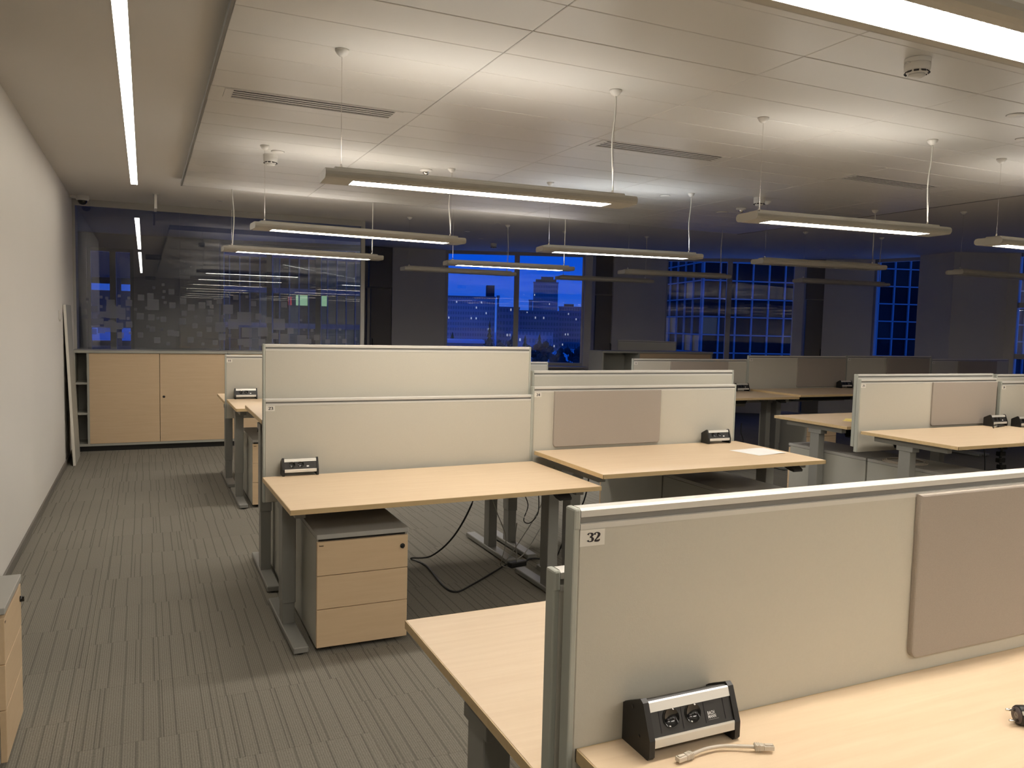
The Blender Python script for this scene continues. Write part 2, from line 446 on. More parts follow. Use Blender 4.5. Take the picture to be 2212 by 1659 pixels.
struct(t.build('trim_2', 'panel_metal'), 'pale far edge trim of the metal ceiling panel field')
PX, PY = 1.19, 0.305
xs = [FX0, 1.50, 2.71, 3.89, 5.07, 6.25, FX1]
ys = [2.51+PY*k for k in range(-22, 20)]
ys = [y for y in ys if FY0-0.01 < y < FY1-0.05]
VENTS = [(0.405, 1.40), (2.77, 3.84), (5.06, 6.08)]
VY0, VY1 = 4.655, 4.845
panel_cache = {}
for i in range(len(xs)-1):
    for y in ys:
        y1 = min(y+PY, FY1)
        hv = y < 4.75 < y1 and i in (0, 2, 4)
        w_, d_ = xs[i+1]-xs[i]-0.004, y1-y-0.004
        key = (round(w_, 3), round(d_, 3), i if hv else -1)
        if key not in panel_cache:
            m = MB()
            if hv:
                v0, v1 = VENTS[i//2]; cx, cy = (xs[i]+xs[i+1])/2, (y+y1)/2
                a0, a1, b0, b1 = v0-cx, v1-cx, VY0-cy, VY1-cy
                m.box(-w_/2, -d_/2, 0, a0, d_/2, .02); m.box(a1, -d_/2, 0, w_/2, d_/2, .02)
                m.box(a0, -d_/2, 0, a1, b0, .02); m.box(a0, b1, 0, a1, d_/2, .02)
            else:
                m.box(-w_/2, -d_/2, 0, w_/2, d_/2, 0.02, bevel=0.0025, seg=1)
            me = m.mesh('ceiling_panel'); me.materials.append(MATS['panel_metal']); panel_cache[key] = me
        link_mesh('ceiling_panel', panel_cache[key], ceiling, ((xs[i]+xs[i+1])/2, (y+y1)/2, PAN + random.choice((0, 0, .0008))))

# walls
def wall_piece(name, mat, *boxes):
    m = MB()
    for b in boxes: m.box(*b)
    return struct(m.build(name, mat))
wall_piece('wall_left', 'wall_paint', (WL-0.2, 4.6, 0, WL, 11.2, CEIL), (-2.4, 4.6, 0, WL-0.2, 4.8, CEIL), (-2.6, -9.6, 0, -2.4, 4.8, CEIL))
wall_piece('wall_back', 'wall_paint', (-6, -9.8, 0, 15, -9.6, CEIL))
wall_piece('wall_right', 'facade_paint', (13.4, -9.6, 0, 13.6, 5.4, CEIL))
b = MB(); b.box(WL, 4.6, 0, WL+0.012, 9.98, 0.055, bevel=0.003)
struct(b.build('baseboard_left', 'baseboard_grey'), 'low dark skirting along the left wall')
# room behind the glass: side wall towards -x
wall_piece('wall_meeting_side', 'wall_paint', (-3.3, 10.4, 0, -3.1, 14.6, CEIL), (-3.1, 11.0, 0, WL-0.2, 11.2, CEIL))

# facade polyline (plan), outside is away from the room
def seg_frame(p, q):
    d = Vector((q[0]-p[0], q[1]-p[1], 0)); ln = d.length; d.normalize()
    n = Vector((-d.y, d.x, 0))                     # outward for left-to-right segments
    M = Matrix(((d.x, n.x, 0, p[0]), (d.y, n.y, 0, p[1]), (0, 0, 1, 0), (0, 0, 0, 1)))
    return M, ln
SILL = 0.80
wf = MB()
def wall_seg(p, q, z0=0.0, z1=CEIL, th=0.25, off=0.0, mb=None):
    M, ln = seg_frame(p, q); (mb or wf).box(0, off, z0, ln, off+th, z1, M=M)
NW = [0]
def window_seg(p, q, label, mulls, sill=SILL, head=CEIL, transoms=(), sillboard=True):
    M, ln = seg_frame(p, q); NW[0] += 1
    if sill > 0.05: wf.box(0, 0, 0, ln, 0.22, sill, M=M)
    if head < CEIL-0.01: wf.box(0, 0.0, head, ln, 0.22, CEIL, M=M)
    root = bpy.data.objects.new('window_%d' % NW[0], None); COL.objects.link(root); struct(root, label)
    fr = MB(); w = 0.055
    fr.box(0, 0.05, sill, w, 0.13, head, M=M); fr.box(ln-w, 0.05, sill, ln, 0.13, head, M=M)
    fr.box(w, 0.05, sill, ln-w, 0.13, sill+w, M=M); fr.box(w, 0.05, head-w, ln-w, 0.13, head, M=M)
    fr.build('window_frame', 'frame_alu', root)
    cuts = [w] + [m*ln for m in mulls] + [ln-w]
    for m in mulls:
        MB().box(m*ln-0.045, 0.0, sill+w, m*ln+0.045, 0.13, head-w, M=M).build('mullion', 'frame_alu', root)
    for z in transoms:
        MB().box(w, 0.03, z-0.04, ln-w, 0.13, z+0.04, M=M).build('transom', 'frame_alu', root)
    for i in range(len(cuts)-1):
        a, b_ = cuts[i]+(0.045 if i else 0), cuts[i+1]-(0.045 if i < len(cuts)-2 else 0)
        g = MB(); g.quad(M @ Vector((a, 0.09, sill+w)), M @ Vector((b_, 0.09, sill+w)), M @ Vector((b_, 0.09, head-w)), M @ Vector((a, 0.09, head-w)))
        g.build('window_pane', 'window_glass', root)
    if sillboard:
        MB().box(-0.02, -0.28, sill-0.03, ln+0.02, 0.05, sill, bevel=0.004, M=M).build('window_sill', 'sill_board', root)
    return root
ND = [0]
def flap_door(p, q, label, handle_left=True):
    M, ln = seg_frame(p, q); ND[0] += 1
    wall_seg(p, q, th=0.1, off=0.10)
    root = bpy.data.objects.new('door_%d' % ND[0], None); COL.objects.link(root); struct(root, label)
    MB().box(0, 0.04, 2.12, ln, 0.10, CEIL-0.01, M=M).build('upper_panel', 'flap_panel', root)
    MB().box(0.03, 0.03, 0.05, ln-0.03, 0.10, 2.10, bevel=0.004, M=M).build('door_leaf', 'flap_panel', root)
    hx = 0.055 if handle_left else ln-0.055
    P = [M @ Vector((hx, y, z)) for y, z in ((0.03, 1.22), (-0.015, 1.215), (-0.02, 1.15), (-0.015, 1.085), (0.03, 1.08))]
    MB().tube(P, 0.008).build('door_handle', 'black_plastic', root)

wall_seg((-3.2, 14.50), (-0.84, 14.45))
window_seg((-0.84, 14.47), (-0.16, 14.45), 'narrow blue window behind the left end of the glass partition', (.55,), sill=0.75, head=2.60)
wall_seg((-0.16, 14.43), (1.15, 14.37))
window_seg((1.15, 14.37), (3.52, 13.70), 'tall window behind the right half of the glass partition', (.33, .66), sill=0.75, head=2.78)
flap_door((3.56, 13.72), (3.98, 13.70), 'narrow dark flap door beside the glass partition end')
wall_seg((3.965, 13.72), (4.90, 13.58))
window_seg((4.90, 13.60), (7.26, 12.60), 'large blue city window with one mullion between grey piers', (0.505,))
wall_seg((7.22, 12.60), (7.34, 12.55), th=0.3)
flap_door((7.46, 12.64), (7.83, 12.56), 'narrow dark flap door right of the city window', False)
wall_seg((7.34, 12.55), (7.46, 12.64), th=0.2)
wall_seg((7.79, 12.55), (8.82, 12.36))
window_seg((8.80, 12.38), (10.85, 10.98), 'window onto the gridded glass facade next door', (0.47,))
wall_seg((10.85, 10.98), (10.93, 11.02), th=0.2)
flap_door((10.92, 11.02), (11.20, 10.79), 'narrow dark flap door between the two right hand windows', False)
wall_seg((11.15, 10.80), (11.70, 10.20))
window_seg((11.70, 10.24), (12.05, 8.72), 'narrow window left of the broad grey pillar', ())
wall_seg((12.3, 8.20), (12.36, 8.05), th=0.2)
window_seg((12.34, 8.10), (13.5, 5.4), 'window at the right edge beyond the pillar', (0.33, 0.66), transoms=(1.22, 2.02))
wf.prism([(11.66, 9.27), (11.55, 8.57), (12.32, 8.18), (12.45, 8.4), (12.2, 9.2)], 0, CEIL, axis='Z')
struct(wf.build('wall_far', 'facade_paint'), 'curved far wall of grey piers between the windows')

# ------------------------------------------------------------------ glass partition with frosted squares
gp = bpy.data.objects.new('window_partition', None); COL.objects.link(gp)
struct(gp, 'glass meeting room partition with scattered frosted squares')
PXE = 2.60
m = MB(); m.box(WL, GY-0.03, CEIL-0.075, PXE, GY+0.03, CEIL, bevel=0.003); m.build('head_rail', 'frame_alu', gp)
MB().box(WL, GY-0.025, 0, WL+0.03, GY+0.025, CEIL-0.075).build('wall_post', 'frame_alu', gp)
MB().box(PXE-0.025, GY-0.025, 0, PXE+0.025, GY+0.025, CEIL).build('end_post', 'frame_alu', gp)
MB().box(WL+0.03, GY-0.025, 0, PXE-0.025, GY+0.025, 0.08).build('floor_rail', 'frame_alu', gp)
for a, b_ in ((WL+0.03, 0.381), (0.385, 1.495), (1.499, PXE-0.025)):
    MB().quad((a, GY, 0.08), (b_, GY, 0.08), (b_, GY, CEIL-0.075), (a, GY, CEIL-0.075)).build('glass_pane', 'partition_glass', gp)
M_, ln_ = seg_frame((PXE+0.02, GY+0.03), (3.53, 13.68))
g = MB(); g.quad(*[M_ @ Vector(p) for p in ((0, 0, 0.08), (ln_, 0, 0.08), (ln_, 0, CEIL), (0, 0, CEIL))]); g.build('return_pane', 'partition_glass', gp)
SQ = [(0.09, 1.66, 0.126), (-0.34, 1.56, 0.139), (-0.37, 1.39, 0.126), (-0.24, 1.58, 0.069), (-0.24, 1.51, 0.069), (-0.17, 1.67, 0.069), (-0.18, 1.6, 0.032), (-0.47, 1.45, 0.069), (-0.44, 1.53, 0.069), (-0.36, 1.66, 0.088), (-0.27, 1.4, 0.076), (-0.17, 1.42, 0.069), (-0.26, 1.29, 0.069), (-0.46, 1.35, 0.076), (-0.48, 1.51, 0.038), (-0.04, 1.74, 0.069), (0.06, 1.76, 0.069), (0.29, 1.82, 0.063), (0.2, 1.9, 0.032), (0.1, 1.86, 0.032), (0.21, 1.82, 0.032), (0.2, 1.75, 0.032), (0.3, 1.66, 0.069), (0.22, 1.69, 0.032), (0.07, 1.51, 0.069), (0.2, 1.49, 0.063), (-0.05, 1.52, 0.076), (0.14, 1.5, 0.032), (0.08, 1.37, 0.063), (0.03, 1.4, 0.032), (0.18, 1.37, 0.032), (0.42, 1.71, 0.069), (0.51, 1.64, 0.076), (0.63, 1.67, 0.076), (0.71, 1.7, 0.063), (0.73, 1.59, 0.063), (0.71, 1.5, 0.069), (0.78, 1.76, 0.032), (0.83, 1.73, 0.063), (1.02, 1.78, 0.063), (0.91, 1.8, 0.032), (1.07, 1.85, 0.032), (0.93, 1.63, 0.114), (0.84, 1.41, 0.12), (0.99, 1.45, 0.12), (1.15, 1.35, 0.12), (1.34, 1.36, 0.114), (1.12, 1.52, 0.164), (0.71, 1.38, 0.057), (0.74, 1.66, 0.044), (-0.53, 1.59, 0.069), (-0.53, 1.44, 0.076), (-0.54, 1.33, 0.063), (-0.27, 1.75, 0.032), (-0.17, 1.73, 0.032), (-0.46, 1.73, 0.032), (-0.4, 1.72, 0.032), (-0.27, 1.63, 0.032), (-0.37, 1.45, 0.032), (-0.34, 1.45, 0.032), (-0.18, 1.49, 0.032), (-0.16, 1.32, 0.032), (-0.46, 1.62, 0.032), (0.28, 1.33, 0.069), (0.34, 1.32, 0.063), (0.43, 1.57, 0.063), (0.41, 1.47, 0.076), (0.64, 1.2, 0.032), (1.6, 1.71, 0.077), (1.41, 1.51, 0.077), (1.54, 1.46, 0.142), (1.61, 1.28, 0.116), (1.68, 1.38, 0.077), (1.81, 1.52, 0.032), (1.85, 1.4, 0.032), (1.82, 1.27, 0.116), (1.91, 1.25, 0.064), (2.01, 1.3, 0.071), (2.15, 1.25, 0.064), (2.31, 1.31, 0.032), (2.37, 1.26, 0.058), (2.52, 1.28, 0.032), (1.16, 1.22, 0.10), (1.08, 1.23, 0.077), (0.95, 1.31, 0.039), (0.86, 1.29, 0.08), (1.29, 1.55, 0.077), (1.49, 1.31, 0.077), (0.87, 1.54, 0.04), (1.15, 1.79, 0.032), (1.23, 1.71, 0.064), (1.95, 1.39, 0.039), (2.31, 1.41, 0.032),
      (1.33, 1.23, 0.08), (1.45, 1.2, 0.06), (0.55, 1.42, 0.06), (0.56, 1.53, 0.035), (0.6, 1.32, 0.06), (0.5, 1.25, 0.07), (0.78, 1.22, 0.06), (-0.62, 1.5, 0.05), (-0.63, 1.62, 0.06), (-0.6, 1.7, 0.03), (-0.05, 1.3, 0.06), (-0.1, 1.6, 0.03), (0.02, 1.62, 0.035), (0.13, 1.24, 0.07), (0.25, 1.2, 0.04)]
sq_me = bpy.data.meshes.new('frosted_square')
sq_me.from_pydata([(-.5, 0, -.5), (.5, 0, -.5), (.5, 0, .5), (-.5, 0, .5)], [], [(0, 1, 2, 3)]); sq_me.materials.append(MATS['frost_film'])
for i, (x, z, s_) in enumerate(SQ):
    link_mesh('frosted_square', sq_me, gp, (x, GY-0.0015-0.0002*(i % 7), z), scale=(s_, 1, s_))

# ------------------------------------------------------------------ storage cabinets
def cabinet(name, label, x0, y0, w, h, d, open_w, doors, rotz=0.0, lock=None):
    root = thing(name, label, 'cabinet', (x0, y0, 0), rotz)
    t = 0.022
    bx(0.0, 0.03, 0, w, d, 0.06).build('plinth', 'black_plastic', root)
    bx(0, 0, 0.06, w, d, 0.085).build('bottom_board', 'grey_laminate', root)
    bx(-0.005, -0.012, h-0.028, w+0.002, d, h, bevel=0.002).build('cabinet_top', 'grey_laminate', root)
    for x in (0, w-t): bx(x, 0, 0.085, x+t, d, h-0.028).build('side_panel', 'grey_laminate', root)
    bx(t, d-0.012, 0.085, w-t, d, h-0.028).build('back_panel', 'grey_laminate', root)
    if open_w:
        bx(open_w, 0, 0.085, open_w+t, d-0.012, h-0.028).build('partition_panel', 'grey_laminate', root)
        for k in (1, 2):
            z = 0.085+(h-0.113)*k/3
            bx(t, 0.012, z-0.011, open_w, d-0.012, z+0.011).build('shelf', 'grey_laminate', root)
    x = (open_w+t) if open_w else t
    dw = (w-t-x)/doors
    for k in range(doors):
        a, b_ = x+dw*k, x+dw*(k+1)
        yy = 0.004 if k % 2 == 0 else 0.012
        dr = bx(a + (0.005 if k else 0), yy, 0.087, b_, yy+0.018, h-0.030, bevel=0.0015, seg=1).build('sliding_door', 'maple_front', root)
        if lock is not None and k == lock:
            MB().lathe([(0, 0), (.012, 0), (.014, .006), (.012, .012), (0, .012)], 14, Matrix.Translation((a+0.045, yy, h*0.535)) @ Matrix.Rotation(PI/2, 4, 'X')).build('door_lock', 'black_plastic', dr)
    return root
cabinet('storage_cabinet', 'low grey cabinet with open shelves and two maple sliding doors by left wall', -0.725, 9.95, 1.605, 1.13, 0.42, 0.135, 2, lock=1)
cabinet('storage_cabinet', 'low grey cabinet mostly hidden behind the divider numbered 11', 0.889, 9.95, 1.6, 1.13, 0.42, 0, 2)
cabinet('storage_cabinet', 'grey cabinet with open left bay and maple doors in the dark far corner', 6.15, 10.15, 1.98, 1.17, 0.42, 0.62, 2, rotz=-0.03)

# ------------------------------------------------------------------ digits for the number stickers
DIG = {
 '3': [[(.05, .78, .17), (.12, .93, .07), (.28, .97, .05), (.47, .87, .15), (.5, .74, .19), (.42, .6, .11), (.24, .53, .05)],
       [(.24, .53, .05), (.45, .46, .11), (.55, .28, .21), (.5, .11, .14), (.3, .03, .06), (.11, .07, .07), (.05, .2, .17)]],
 '2': [[(.06, .74, .17), (.11, .91, .08), (.28, .97, .06), (.5, .85, .16), (.52, .7, .20), (.42, .5, .15), (.25, .3, .08), (.06, .08, .06)],
       [(.04, .07, .13), (.3, .06, .17), (.5, .08, .14), (.58, .24, .05)]],
 '4': [[(.42, .98, .06), (.2, .62, .06), (.02, .3, .06)], [(0, .28, .09), (.3, .28, .09), (.62, .28, .09)], [(.42, 1, .19), (.42, .5, .19), (.42, .02, .19)], [(.24, .03, .06), (.42, .03, .06), (.6, .03, .06)]],
 '5': [[(.12, .93, .12), (.3, .92, .14), (.52, .95, .1)], [(.12, .95, .06), (.11, .75, .06), (.1, .52, .06)],
       [(.1, .52, .05), (.28, .61, .07), (.5, .5, .17), (.53, .3, .21), (.45, .1, .14), (.28, .03, .06), (.1, .08, .07), (.06, .2, .16)]],
 '1': [[(.3, 1, .2), (.3, .5, .2), (.3, .02, .2)], [(.3, .97, .06), (.2, .9, .07), (.08, .85, .06)], [(.1, .03, .06), (.3, .03, .06), (.5, .03, .06)]],
 '6': [[(.5, .8, .15), (.42, .94, .07), (.28, .97, .06), (.1, .7, .18), (.07, .35, .2), (.15, .1, .15), (.3, .03, .06), (.48, .12, .15), (.53, .3, .2), (.46, .5, .14), (.3, .57, .06), (.12, .45, .08)]],
}
# ------------------------------------------------------------------ desk dividers
def divider(label, x0, y, ztop, facing=-1, w=1.6, number=None, pin=None, h=0.56, rotz=0.0, parts=True):
    # local frame: x along, -y is the face towards the desk user
    root = thing('desk_divider', label, 'divider', (x0, y, ztop-h) if facing < 0 else (x0+w, y, ztop-h), rotz if facing < 0 else PI+rotz, 'desk divider screens')
    T = 0.028
    bx(0.012, -T/2, 0, w-0.012, T/2, h-0.034, bevel=0.002, seg=1).build('panel', 'divider_face', root)
    for x in (0, w-0.012): bx(x, -T/2-0.001, 0, x+0.012, T/2+0.001, h-0.030, bevel=0.003).build('end_strip', 'end_cap_grey', root)
    # extruded aluminium head with a groove on each face
    r = MB()
    p = [(-T/2-0.001, 0), (-T/2-0.001, .009), (-T/2+0.004, .010), (-T/2+0.004, .020), (-T/2-0.001, .021), (-T/2-0.001, .032), (-T/2+0.004, .036),
         (T/2-0.004, .036), (T/2+0.001, .032), (T/2+0.001, .021), (T/2-0.004, .020), (T/2-0.004, .010), (T/2+0.001, .009), (T/2+0.001, 0)]
    r.prism([(a, b_+h-0.036) for a, b_ in p], 0.0135, w-0.0135, axis='X')
    rail = r.build('top_rail', 'aluminium', root)
    g = MB()
    for s in (-1, 1): g.box(0.014, s*(T/2-0.0036)-0.0003, h-0.026, w-0.014, s*(T/2-0.0036)+0.0003, h-0.016)
    g.build('rail_groove', 'alu_groove', rail)
    for x in (0, w-0.0135): bx(x, -T/2-0.002, h-0.037, x+0.0135, T/2+0.002, h+0.0005, bevel=0.004).build('end_cap', 'end_cap_grey', root)
    if pin:
        pb = MB(); rr_ = 0.02; zb_, zt_ = h-0.036-0.345, h-0.030
        poly = [(pin[0], zt_)] + [(pin[0]+rr_-rr_*math.cos(q), zb_+rr_-rr_*math.sin(q)) for q in [PI/2*k/5 for k in range(6)]] + [(pin[1]-rr_+rr_*math.sin(q), zb_+rr_-rr_*math.cos(q)) for q in [PI/2*k/5 for k in range(6)]] + [(pin[1], zt_)]
        pb.prism(poly, -T/2-0.013, -T/2-0.0005, axis='Y')
        bmesh.ops.bevel(pb.bm, geom=[e for e in pb.bm.edges if abs(e.verts[0].co.y-e.verts[1].co.y) < 1e-5 and e.verts[0].co.y < -T/2-0.01], offset=0.004, segments=2, affect='EDGES', profile=0.5)
        pb.build('pinboard', 'pinboard_cloth', root)
    if number:
        st = bx(0.013, -T/2-0.0008, h-0.036-0.029, 0.061, -T/2-0.0001, h-0.037).build('number_sticker', 'label_paper', root)
        d = MB()
        for k, ch in enumerate(number):
            M = Matrix.Translation((0.0270+k*0.0128, -T/2-0.0012, h-0.036-0.0218)) @ Matrix.Rotation(PI/2, 4, 'X') @ Matrix.Diagonal((0.0185, 0.0155, 1, 1))
            for s_ in DIG[ch]: d.ribbon([(a_, b_, c_*1.25+0.03) for a_, b_, c_ in s_], M)
        d.build('number', 'ink', st)
    return root

# ------------------------------------------------------------------ sit-stand desks
_leg_cache = {}
def desk(label, x0, yback, z, facing=-1, rotz=0.0, w=1.6, d=0.8, tray=True, switch=True, group='sit stand desks'):
    # facing -1: the user's edge is on the -y side of yback
    cx = x0+w/2; cy = yback+facing*d/2
    root = thing('sit_stand_desk', label, 'desk', (cx, cy, 0), rotz+(0 if facing < 0 else PI), group)
    bx(-w/2+0.002, -d/2+0.002, z-0.024, w/2-0.002, d/2-0.002, z, bevel=0.0015, seg=1).build('tabletop', 'maple', root)
    e = MB()
    e.box(-w/2, -d/2, z-0.0235, w/2, -d/2+0.0022, z-0.0008); e.box(-w/2, d/2-0.0022, z-0.0235, w/2, d/2, z-0.0008)
    e.box(-w/2, -d/2, z-0.0235, -w/2+0.0022, d/2, z-0.0008); e.box(w/2-0.0022, -d/2, z-0.0235, w/2, d/2, z-0.0008)
    e.build('edge_band', 'maple_edge', root)
    zb = z-0.024
    for s in (-1, 1):
        lx = s*(w/2-0.065)
        lg = bx(lx-0.033, -0.01, max(0.14, zb-0.56), lx+0.033, 0.085, zb-0.045, bevel=0.003, seg=1).build('leg', 'grey_metal', root)
        bx(lx-0.029, -0.005, 0.035, lx+0.029, 0.08, zb-0.1, bevel=0.002, seg=1).build('inner_tube', 'grey_metal', lg)
        bx(lx-0.034, -0.32, 0.008, lx+0.034, 0.40, 0.038, bevel=0.004, seg=1).build('foot', 'grey_metal', lg)
        for yy in (-0.29, 0.37): MB().lathe([(0, 0), (.018, 0), (.018, .009), (0, .009)], 12, Matrix.Translation((lx, yy, 0))).build('foot_pad', 'black_plastic', lg)
        bx(lx-0.024, -0.29, zb-0.042, lx+0.024, 0.31, zb-0.001, bevel=0.002, seg=1).build('bracket_arm', 'grey_metal', root)
        bx(lx-0.036, -0.03, zb-0.075, lx+0.036, 0.105, zb-0.04, bevel=0.002, seg=1).build('leg_collar', 'grey_metal', root)
    bx(-w/2+0.09, 0.02, zb-0.05, w/2-0.09, 0.06, zb-0.01).build('cross_beam', 'grey_metal', root)
    if tray:
        m = MB(); m.prism([(0.16, zb-0.10), (0.30, zb-0.10), (0.34, zb-0.02), (0.335, zb-0.02), (0.297, zb-0.095), (0.163, zb-0.095), (0.125, zb-0.02), (0.12, zb-0.02)], -w/2+0.25, w/2-0.25, axis='X')
        m.build('cable_tray', 'black_plastic', root)
    if switch:
        m = MB(); m.prism([(-d/2+0.015, zb-0.028), (-d/2+0.055, zb-0.003), (-d/2+0.10, zb-0.001), (-d/2+0.10, zb-0.02), (-d/2+0.06, zb-0.034), (-d/2+0.018, zb-0.04)], w/2-0.24, w/2-0.17, axis='X')
        m.build('height_switch', 'black_plastic', root)
    return root

# ------------------------------------------------------------------ pedestals
def pedestal(label, x, y, rotz=0.0, w=0.43, d=0.78, h=0.555, logo=True, name='drawer_pedestal'):
    # x,y = centre of the front edge; front faces -y in local frame
    root = thing(name, label, 'drawer unit', (x, y, 0), rotz, 'drawer pedestals')
    bx(-w/2, 0.022, 0.022, w/2, d, h-0.024, bevel=0.001, seg=1).build('body', 'grey_laminate', root)
    bx(-w/2-0.001, 0.0, h-0.022, w/2+0.001, d+0.001, h, bevel=0.0015, seg=1).build('top_board', 'grey_laminate_top', root)
    bx(-w/2+0.01, 0.020, h-0.046, w/2-0.01, 0.03, h-0.022).build('finger_gap', 'black_plastic', root)
    zs = [0.024, 0.205, 0.362, h-0.034]
    for k in range(3):
        dr = bx(-w/2+0.001, 0.002, zs[k]+0.0015, w/2-0.001, 0.021, zs[k+1]-0.0015, bevel=0.0012, seg=1).build('drawer_front', 'maple_front', root)
        if k == 2:
            MB().lathe([(0, 0), (.011, 0), (.012, .004), (.010, .008), (0, .008)], 16, Matrix.Translation((w/2-0.028, 0.002, zs[3]-0.052)) @ Matrix.Rotation(PI/2, 4, 'X')).build('drawer_lock', 'black_gloss', dr)
            bx(w/2-0.0310, -0.012, zs[3]-0.062, w/2-0.0250, -0.0055, zs[3]-0.044).build('key', 'black_plastic', dr)
            if logo:
                MK = MB(); MK.box(-w/2+0.010, 0.0012, zs[3]-0.021, -w/2+0.0115, 0.002, zs[3]-0.013); MK.box(-w/2+0.0115, 0.0012, zs[3]-0.021, -w/2+0.030, 0.002, zs[3]-0.0165)
                MK.build('maker_mark', 'logo_brown', dr)
    for sx_ in (-1, 1):
        for yy in (0.07, d-0.07):
            MB().lathe([(0, -.010), (.010, -.010), (.011, 0), (.010, .010), (0, .010)], 12, Matrix.Translation((sx_*(w/2-0.05), yy, 0.0112)) @ Matrix.Rotation(PI/2, 4, 'Y')).build('castor', 'black_plastic', root)
            bx(sx_*(w/2-0.05)-0.008, yy-0.01, 0.012, sx_*(w/2-0.05)+0.008, yy+0.01, 0.023).build('castor_fork', 'black_plastic', root)
    return root
plain('grey_laminate_top', (0.37, 0.36, 0.33), 0.5, noise=0.04, nscale=300)

# ------------------------------------------------------------------ power boxes
def power_box(label, x, y, z, facing=-1, w=0.19, logo=False):
    root = thing('power_outlet_box', label, 'power outlet', (x+w/2, y, z), 0 if facing < 0 else PI, 'desk power boxes')
    prof = [(0.0, 0), (-0.078, 0), (-0.083, 0.006), (-0.083, 0.034), (-0.060, 0.090), (-0.052, 0.0945), (-0.008, 0.072), (0, 0.066)]
    for s in (-1, 1):
        a = s*w/2; b_ = s*(w/2-0.011)
        sp = MB().prism(prof, min(a, b_), max(a, b_), axis='X').build('side_plate', 'black_plastic', root)
        sc = MB()
        for yy, zz in ((-0.030, 0.072), (-0.052, 0.030)):
            sc.lathe([(0, 0), (.0032, 0), (.0032, .0006), (0, .0006)], 10, Matrix.Translation((a, yy, zz)) @ Matrix.Rotation(s*PI/2, 4, 'Y'))
        sc.build('screw', 'black_gloss', sp)
    x0, x1 = -w/2+0.011, w/2-0.011
    core = [(-0.004, 0.030), (-0.068, 0.030), (-0.0785, 0.036), (-0.0580, 0.0865), (-0.051, 0.0900), (-0.008, 0.0680), (-0.004, 0.064)]
    MB().prism(core, x0, x1, axis='X').build('housing', 'outlet_panel', root)
    MB().prism([(-0.0655, 0.0745), (-0.0600, 0.0885), (-0.0570, 0.0900), (-0.0560, 0.0870), (-0.0575, 0.0860), (-0.0625, 0.0735)], x0, x1, axis='X').build('upper_strip', 'alu_strip', root)
    MB().prism([(-0.0820, 0.0200), (-0.0820, 0.0340), (-0.0810, 0.0370), (-0.0780, 0.0360), (-0.0780, 0.0335), (-0.0780, 0.0200)], x0, x1, axis='X').build('lower_strip', 'alu_strip', root)
    # sloping face frame: origin mid slope
    p0 = Vector((0, -0.0785, 0.036)); p1 = Vector((0, -0.0580, 0.0865)); up_ = (p1-p0).normalized(); nrm = Vector((0, -up_.z, up_.y))
    F = Matrix((Vector((1, 0, 0)), up_, nrm)).transposed().to_4x4(); F.translation = (p0+p1)/2
    for k, sx_ in enumerate((-0.0437, 0.0015)):
        so = MB().lathe([(0.0, 0.0006), (0.0150, 0.0006), (0.0156, 0.0018), (0.0164, 0.0020), (0.0166, 0.0004)], 28, F @ Matrix.Translation((sx_, -0.001, 0))).build('socket', 'black_gloss', root)
        pn = MB()
        for q in (-1, 1): pn.box(q*0.0140-0.0010, -0.0016, 0.0008, q*0.0140+0.0010, 0.0016, 0.0024, M=F @ Matrix.Translation((sx_, -0.001, 0)) @ Matrix.Rotation(1.15, 4, 'Z'))
        pn.build('earth_clip', 'silver', so)
        hl = MB()
        for q in (-1, 1): hl.lathe([(0, .0009), (.0022, .0009), (.0022, .0011), (0, .0011)], 10, F @ Matrix.Translation((sx_+q*0.0065, -0.004, 0)))
        hl.build('pin_hole', 'ink', so)
    for sx_ in (-0.0665, -0.0210, 0.0262, 0.0680):
        MB().box(sx_-0.0006, -0.022, 0.0002, sx_+0.0006, 0.020, 0.0007, M=F).build('module_seam', 'ink', root)
    if logo:
        flat_text('BACH\nMANN', 0.0062, 'logo_white', 'maker_mark', root, F @ Matrix.Translation((0.0310, -0.0095, 0.0010)) @ Matrix.Diagonal((0.92, 1.25, 1, 1)))
        MB().box(0.0310, -0.0182, 0.0006, 0.053, -0.0175, 0.0009, M=F).build('underline', 'alu_groove', root)
    else:
        MB().box(0.0320, -0.016, 0.0005, 0.0440, -0.009, 0.0010, M=F).build('maker_mark', 'logo_white', root)
    return root

# ------------------------------------------------------------------ workstations
# nearest bench
desk('maple desk nearest the camera under the divider numbered 32', 0.660, 1.135, 0.812, -1)
divider('long grey divider numbered 32 with taupe pinboard, nearest the camera', 0.643, 1.150, 1.227, -1, number='32', pin=(0.818, 1.585))
desk('maple desk behind divider 32, its far left corner sticking out', 0.634, 1.230, 0.722, 1)
divider('lower grey divider end just behind the one numbered 32', 0.632, 1.194, 1.110, 1)
power_box('large black power box standing left on the nearest desk', 0.752, 1.134, 0.812, logo=True)
# middle bench
desk('maple desk in the centre with drawers and cables beneath', 0.562, 4.330, 0.695, -1, rotz=math.radians(1.1))
divider('plain grey divider numbered 23 behind the centre desk', 0.566, 4.392, 1.102, -1, number='23')
desk('raised maple desk hidden behind the tallest divider', 0.575, 4.500, 0.975, 1)
divider('tallest plain grey divider rising above the one numbered 23', 0.572, 4.446, 1.393, 1)
power_box('black power box at the left end of the centre desk', 0.655, 4.372, 0.695)
desk('maple desk with a sheet of paper under divider 24', 2.180, 4.370, 0.754, -1, w=1.575, d=0.82)
divider('grey divider numbered 24 with taupe pinboard near its left end', 2.168, 4.405, 1.150, -1, w=1.59, number='24', pin=(0.150, 0.950))
desk('maple desk hidden behind the pair of middle dividers', 2.215, 4.560, 0.840, 1)
divider('plain grey divider rising just behind the one numbered 24', 2.210, 4.500, 1.243, 1)
power_box('black power box near the sheet of paper', 3.455, 4.372, 0.754)
